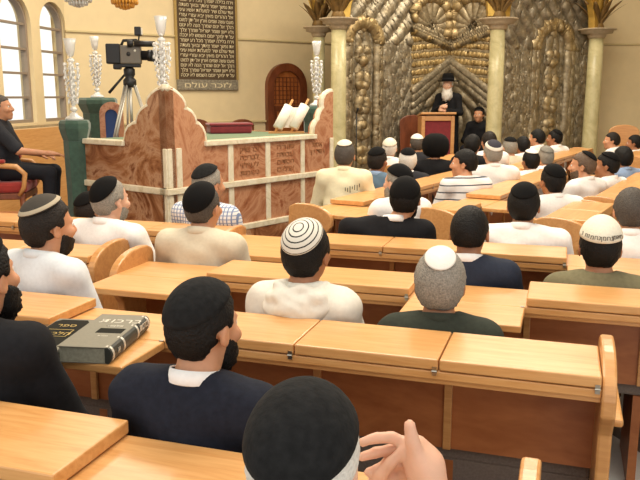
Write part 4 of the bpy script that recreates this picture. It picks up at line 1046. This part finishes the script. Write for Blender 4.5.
def centre_leaf(w, h, mir):
    def fn(Ux, V):
        t = (w-Ux) if mir else Ux                    # t = 0 at the outer edge, w at the central fold
        H = .006*foliage(Ux, V*.7, 2.6, 9); G = .25*np.ones_like(Ux)
        lower = V < 1.60+.62*(t/w)                   # below the gable
        k = V-(.95+.75*(t/w)**1.3)
        for j in range(5): H += .06*ridge(V-(1.55-.13*j+(.62+.03*j)*(t/w)), .022)*(t > .05)
        G = np.where(lower, .08, .40)
        row = np.sin((V-.10*(t/w))*44); word = (np.sin(150*t+5*np.sin(9*V))+np.sin(87*t+np.floor(V*7)*1.7)) > -.4
        band = (~lower)&(V < 2.62-.28*(t/w)); H += np.where(band, .014*np.maximum(row, 0)*word, 0); G = np.where(band, .2+.6*(np.maximum(row, 0)*word), G)
        for j in range(3): H += .06*ridge(V-(2.72-.05*j-.28*(t/w)), .016)
        G = np.where(V > 2.66-.28*(t/w), .2, G)
        c = w*.45; rr = np.hypot(t-c, V-2.78); topz = V > 2.74-.28*(t/w)
        ang = np.arctan2(V-2.70, t-c); H += np.where(topz&(rr < .42), .035*np.sin(ang*16), 0)
        H += np.where(topz, .09*ridge(rr-.42, .03)+.05*ridge(rr-.50, .02), 0); G = np.where(topz, .35*ridge(rr-.42, .05)+.2, G)
        niche = V < 1.0+1.05*(t/w)**.8; H -= .06*niche
        H += np.where(niche, .03*np.sin(34*np.hypot(t-w, V-1.0)), 0)
        return H, G
    return fn
ark = empty('silver_ark_wall', (1.9, 13.8, 0), 0, 'tall relief wall of hammered silver and gold with arches and script bands', 'ark')
def seg(name, p, q, fn_maker, *args):
    p = Vector(p+(0,)); q = Vector(q+(0,)); d = q-p; w = d.length; fn = fn_maker(w, *args)
    return relief(name, ark, w, 3.75, fn, (p.x-1.9, p.y-13.8, .2), math.atan2(d.y, d.x))
PA, PB, PC, PD, PE = (.30, 12.75), (1.56, 13.55), (2.36, 14.05), (3.06, 13.50), (5.02, 14.55)
seg('left_relief_panel', PA, PB, lambda w: side_panel(w, 3.75, w*.32, 2.40, .34, -.8))
seg('central_relief_leaf', PB, PC, lambda w: centre_leaf(w, 3.75, False))
seg('central_relief_leaf', PC, PD, lambda w: centre_leaf(w, 3.75, True))
seg('right_relief_panel', PD, PE, lambda w: side_panel(w, 3.75, w*.60, 2.35, .46, .8))
struct(MB().prism([(.0, 12.3), (5.3, 12.3), (5.4, 15.2), (.2, 15.2)], 0, .28, lambda u, v, t: (u, v, t)).build('floor_dais', M['capital'], bevel=.01))
def column(label, x, y, zt, r, base=.28):
    c = empty('column', (x, y, base), .2, label, 'column', 'green onyx columns with palm tops'); zt -= base
    MB().lathe([(r*1.02, .22), (r, .3), (r*.97, zt*.6), (r*.92, zt-.16)], 24).build('shaft', M['column'], c, True)
    MB().lathe([(r*1.6, 0), (r*1.6, .10), (r*1.3, .13), (r*1.25, .18), (r*1.05, .22)], 24).build('base', M['capital'], c, True)
    MB().lathe([(r*.95, zt-.17), (r*1.15, zt-.13), (r*1.2, zt-.09), (r*2.0, zt-.075), (r*2.05, zt-.03), (r*2.4, zt-.02), (r*2.45, zt), (r*1.2, zt)], 24).build('capital', M['capital'], c, True)
    return c
def palm(label, x, y, z, n=16, h=.62, sp=.36, seed=1):
    rng = random.Random(seed); r = empty('palm_ornament', (x, y, z), 0, label, 'ornament', 'bronze palm tops on the columns')
    def blade(a, tilt, L, wd):
        mb = MB(); c, s = math.cos(a), math.sin(a); pts = []
        for i in range(7):
            t = i/6; rr = .05+sp*tilt*(t**1.5); pts.append(Vector((c*rr, s*rr, L*(t-.18*tilt*t*t))))
        vs = []; 
        for i, p in enumerate(pts):
            t = i/6; ww = wd*(math.sin(PI*min(.06+t*.9, 1))**.7+.05); vs += [p+Vector((-s, c, 0))*ww, p+Vector((c, s, .2))*ww*.25, p-Vector((-s, c, 0))*ww, p-Vector((c, s, .2))*ww*.1]
        fs = [(i*4+k, i*4+(k+1) % 4, i*4+4+(k+1) % 4, i*4+4+k) for i in range(6) for k in range(4)]+[(3, 2, 1, 0), (24, 25, 26, 27)]
        return mb.add(vs, fs)
    for i in range(n):
        blade(2*PI*i/n+rng.uniform(-.1, .1), .55+.45*(i % 2)+rng.uniform(-.1, .1), h*(1.05-.25*(i % 2))*rng.uniform(.9, 1.1), .062).build('leaf', M['palm'] if i % 4 else M['palmgold'], r, True)
    MB().lathe([(.10, 0), (.12, .03), (.09, .12), (.06, .2), (.02, .3)], 14).build('core', M['palm'], r, True)
    return r
column('green onyx column nearest the marble platform, left end of the silver wall', .29, 12.0, 2.87, .125); palm('bronze palm top on the column at the left end of the silver wall', .29, 12.0, 2.87, 22, .66, .34, 1)
column('green onyx column set back behind the crystal candelabrum', -.02, 13.2, 2.85, .11); palm('bronze palm top on the column set back by the candelabrum', -.02, 13.2, 2.85, 18, .6, .30, 2)
column('green onyx column just right of the lectern, middle of the silver wall', 2.75, 12.0, 2.87, .125); palm('bronze palm top on the column right of the lectern', 2.75, 12.0, 2.87, 22, .66, .34, 3)
column('green onyx column between the silver wall and the plain wall', 5.07, 14.2, 2.90, .14); palm('bronze palm top on the column next to the plain wall', 5.07, 14.2, 2.90, 22, .74, .40, 4)
# gilded arch ribs springing from the column tops
for k, (a, b) in enumerate((((.29, 12.0), (2.75, 12.0)), ((2.75, 12.0), (5.07, 14.2)))):
    p = Vector((a[0], a[1], 2.88)); q = Vector((b[0], b[1], 2.9)); m = (p+q)/2; d = (q-p)/2; ou = []; inn = []
    for i in range(17):
        t = PI*i/16; ou.append(m-d*math.cos(t)+Vector((0, 0, 1.15*math.sin(t)))); inn.append(m-d*.86*math.cos(t)+Vector((0, 0, .98*math.sin(t))))
    n_ = Vector((-d.y, d.x, 0)).normalized()*.06; mb = MB(); vs = []
    for o_, i_ in zip(ou, inn): vs += [o_-n_, i_-n_, i_+n_, o_+n_]
    fs = [(i*4+j, i*4+(j+1) % 4, i*4+4+(j+1) % 4, i*4+4+j) for i in range(16) for j in range(4)]+[(3, 2, 1, 0), (64, 65, 66, 67)]
    o = mb.add(vs, fs).build('gilded_arch', M['palmgold'], None, False, .01)
    tag(o, ('gilded arch springing across the tops of the left and middle columns', 'gilded arch springing from the middle column to the column by the plain wall')[k], 'arch', 'gilded arches')
# lectern
lc = empty('lectern', (1.93, 12.62, .28), .05, 'light wood lectern with a red velvet front below the standing speaker', 'lectern')
MB().box(-.27, .27, -.20, .20, 0, .06).build('plinth', M['beech_edge'], lc, bevel=.008)
for s in (-1, 1): MB().box(s*.245-.03, s*.245+.03, -.18, .18, .06, 1.10).build('side_panel', M['beech_edge'], lc, bevel=.008)
MB().box(-.215, .215, -.155, -.135, .10, 1.02).build('front_panel', M['redvelvet'], lc)
MB().box(-.215, .215, -.18, -.15, 1.02, 1.10).build('rail', M['beech_edge'], lc, bevel=.006)
MB().box(-.29, .29, -.22, .22, 0, .035, Matrix.Translation((0, 0, 1.10)) @ Matrix.Rotation(-.12, 4, 'X')).build('desk_top', M['beech_edge'], lc, bevel=.008)
wc = wall_chair('dark wooden chair left of the lectern, before the silver wall', 1.66, 13.0, 1.10, z=.28, yaw=190, m='darkwood')
wall_chair('chair under the figure in black by the middle column', 2.72, 13.04, .95, z=.28, yaw=150)
# thin dark microphone stand before the left relief panel
ms = empty('microphone_stand', (.60, 12.5, .28), 0, 'thin dark microphone stand before the left part of the silver wall', 'microphone stand')
MB().lathe([(.13, 0), (.13, .02), (.03, .04), (.012, .05)], 16).build('base', M['black'], ms, True); MB().tube([(0, 0, .04), (0, 0, 1.15)], .010, 8).build('pole', M['black'], ms, True)
MB().tube([(0, 0, 1.15), (.02, -.06, 1.22)], [.012, .02], 8).build('microphone', M['black'], ms, True)
# ------------------------------------------------------------------ camera, light
cam = bpy.data.cameras.new('camera'); co = bpy.data.objects.new('camera', cam); COL.objects.link(co); SC.camera = co
cam.sensor_width = 36; cam.lens = 36*750/640; cam.clip_start = .05
co.location = (0, 0, 1.7); co.rotation_euler = (PI/2-math.atan(144/750), 0, 0)
w = bpy.data.worlds.new('world'); SC.world = w; w.use_nodes = True
bg = w.node_tree.nodes['Background']; bg.inputs[0].default_value = (1, .97, .92, 1); bg.inputs[1].default_value = 1.15
def area(name, loc, rot, sx, sy, power, col=(1, .9, .74)):
    l = bpy.data.lights.new(name, 'AREA'); l.shape = 'RECTANGLE'; l.size = sx; l.size_y = sy; l.energy = power; l.color = col
    o = bpy.data.objects.new(name, l); COL.objects.link(o); o.location = loc; o.rotation_euler = rot; return o
area('added_fill_light', (0, 4, 5.1), (0, 0, 0), 2.5, 2.5, 190)  # unseen soft fill lamps added overhead to brighten the hall, not real fixtures
area('added_fill_light', (2.5, 8, 5.1), (0, 0, 0), 2.5, 2.5, 190)
area('added_fill_light', (-2, 9.5, 5.1), (0, 0, 0), 2.5, 2.5, 170)
area('added_fill_light', (3.0, 11.8, 5.1), (0, 0, 0), 3, 1.5, 150)
vs = SC.view_settings; vs.view_transform = 'Standard'; vs.look = 'None'; vs.exposure = .24; vs.gamma = 1.; vs.use_curve_mapping = False
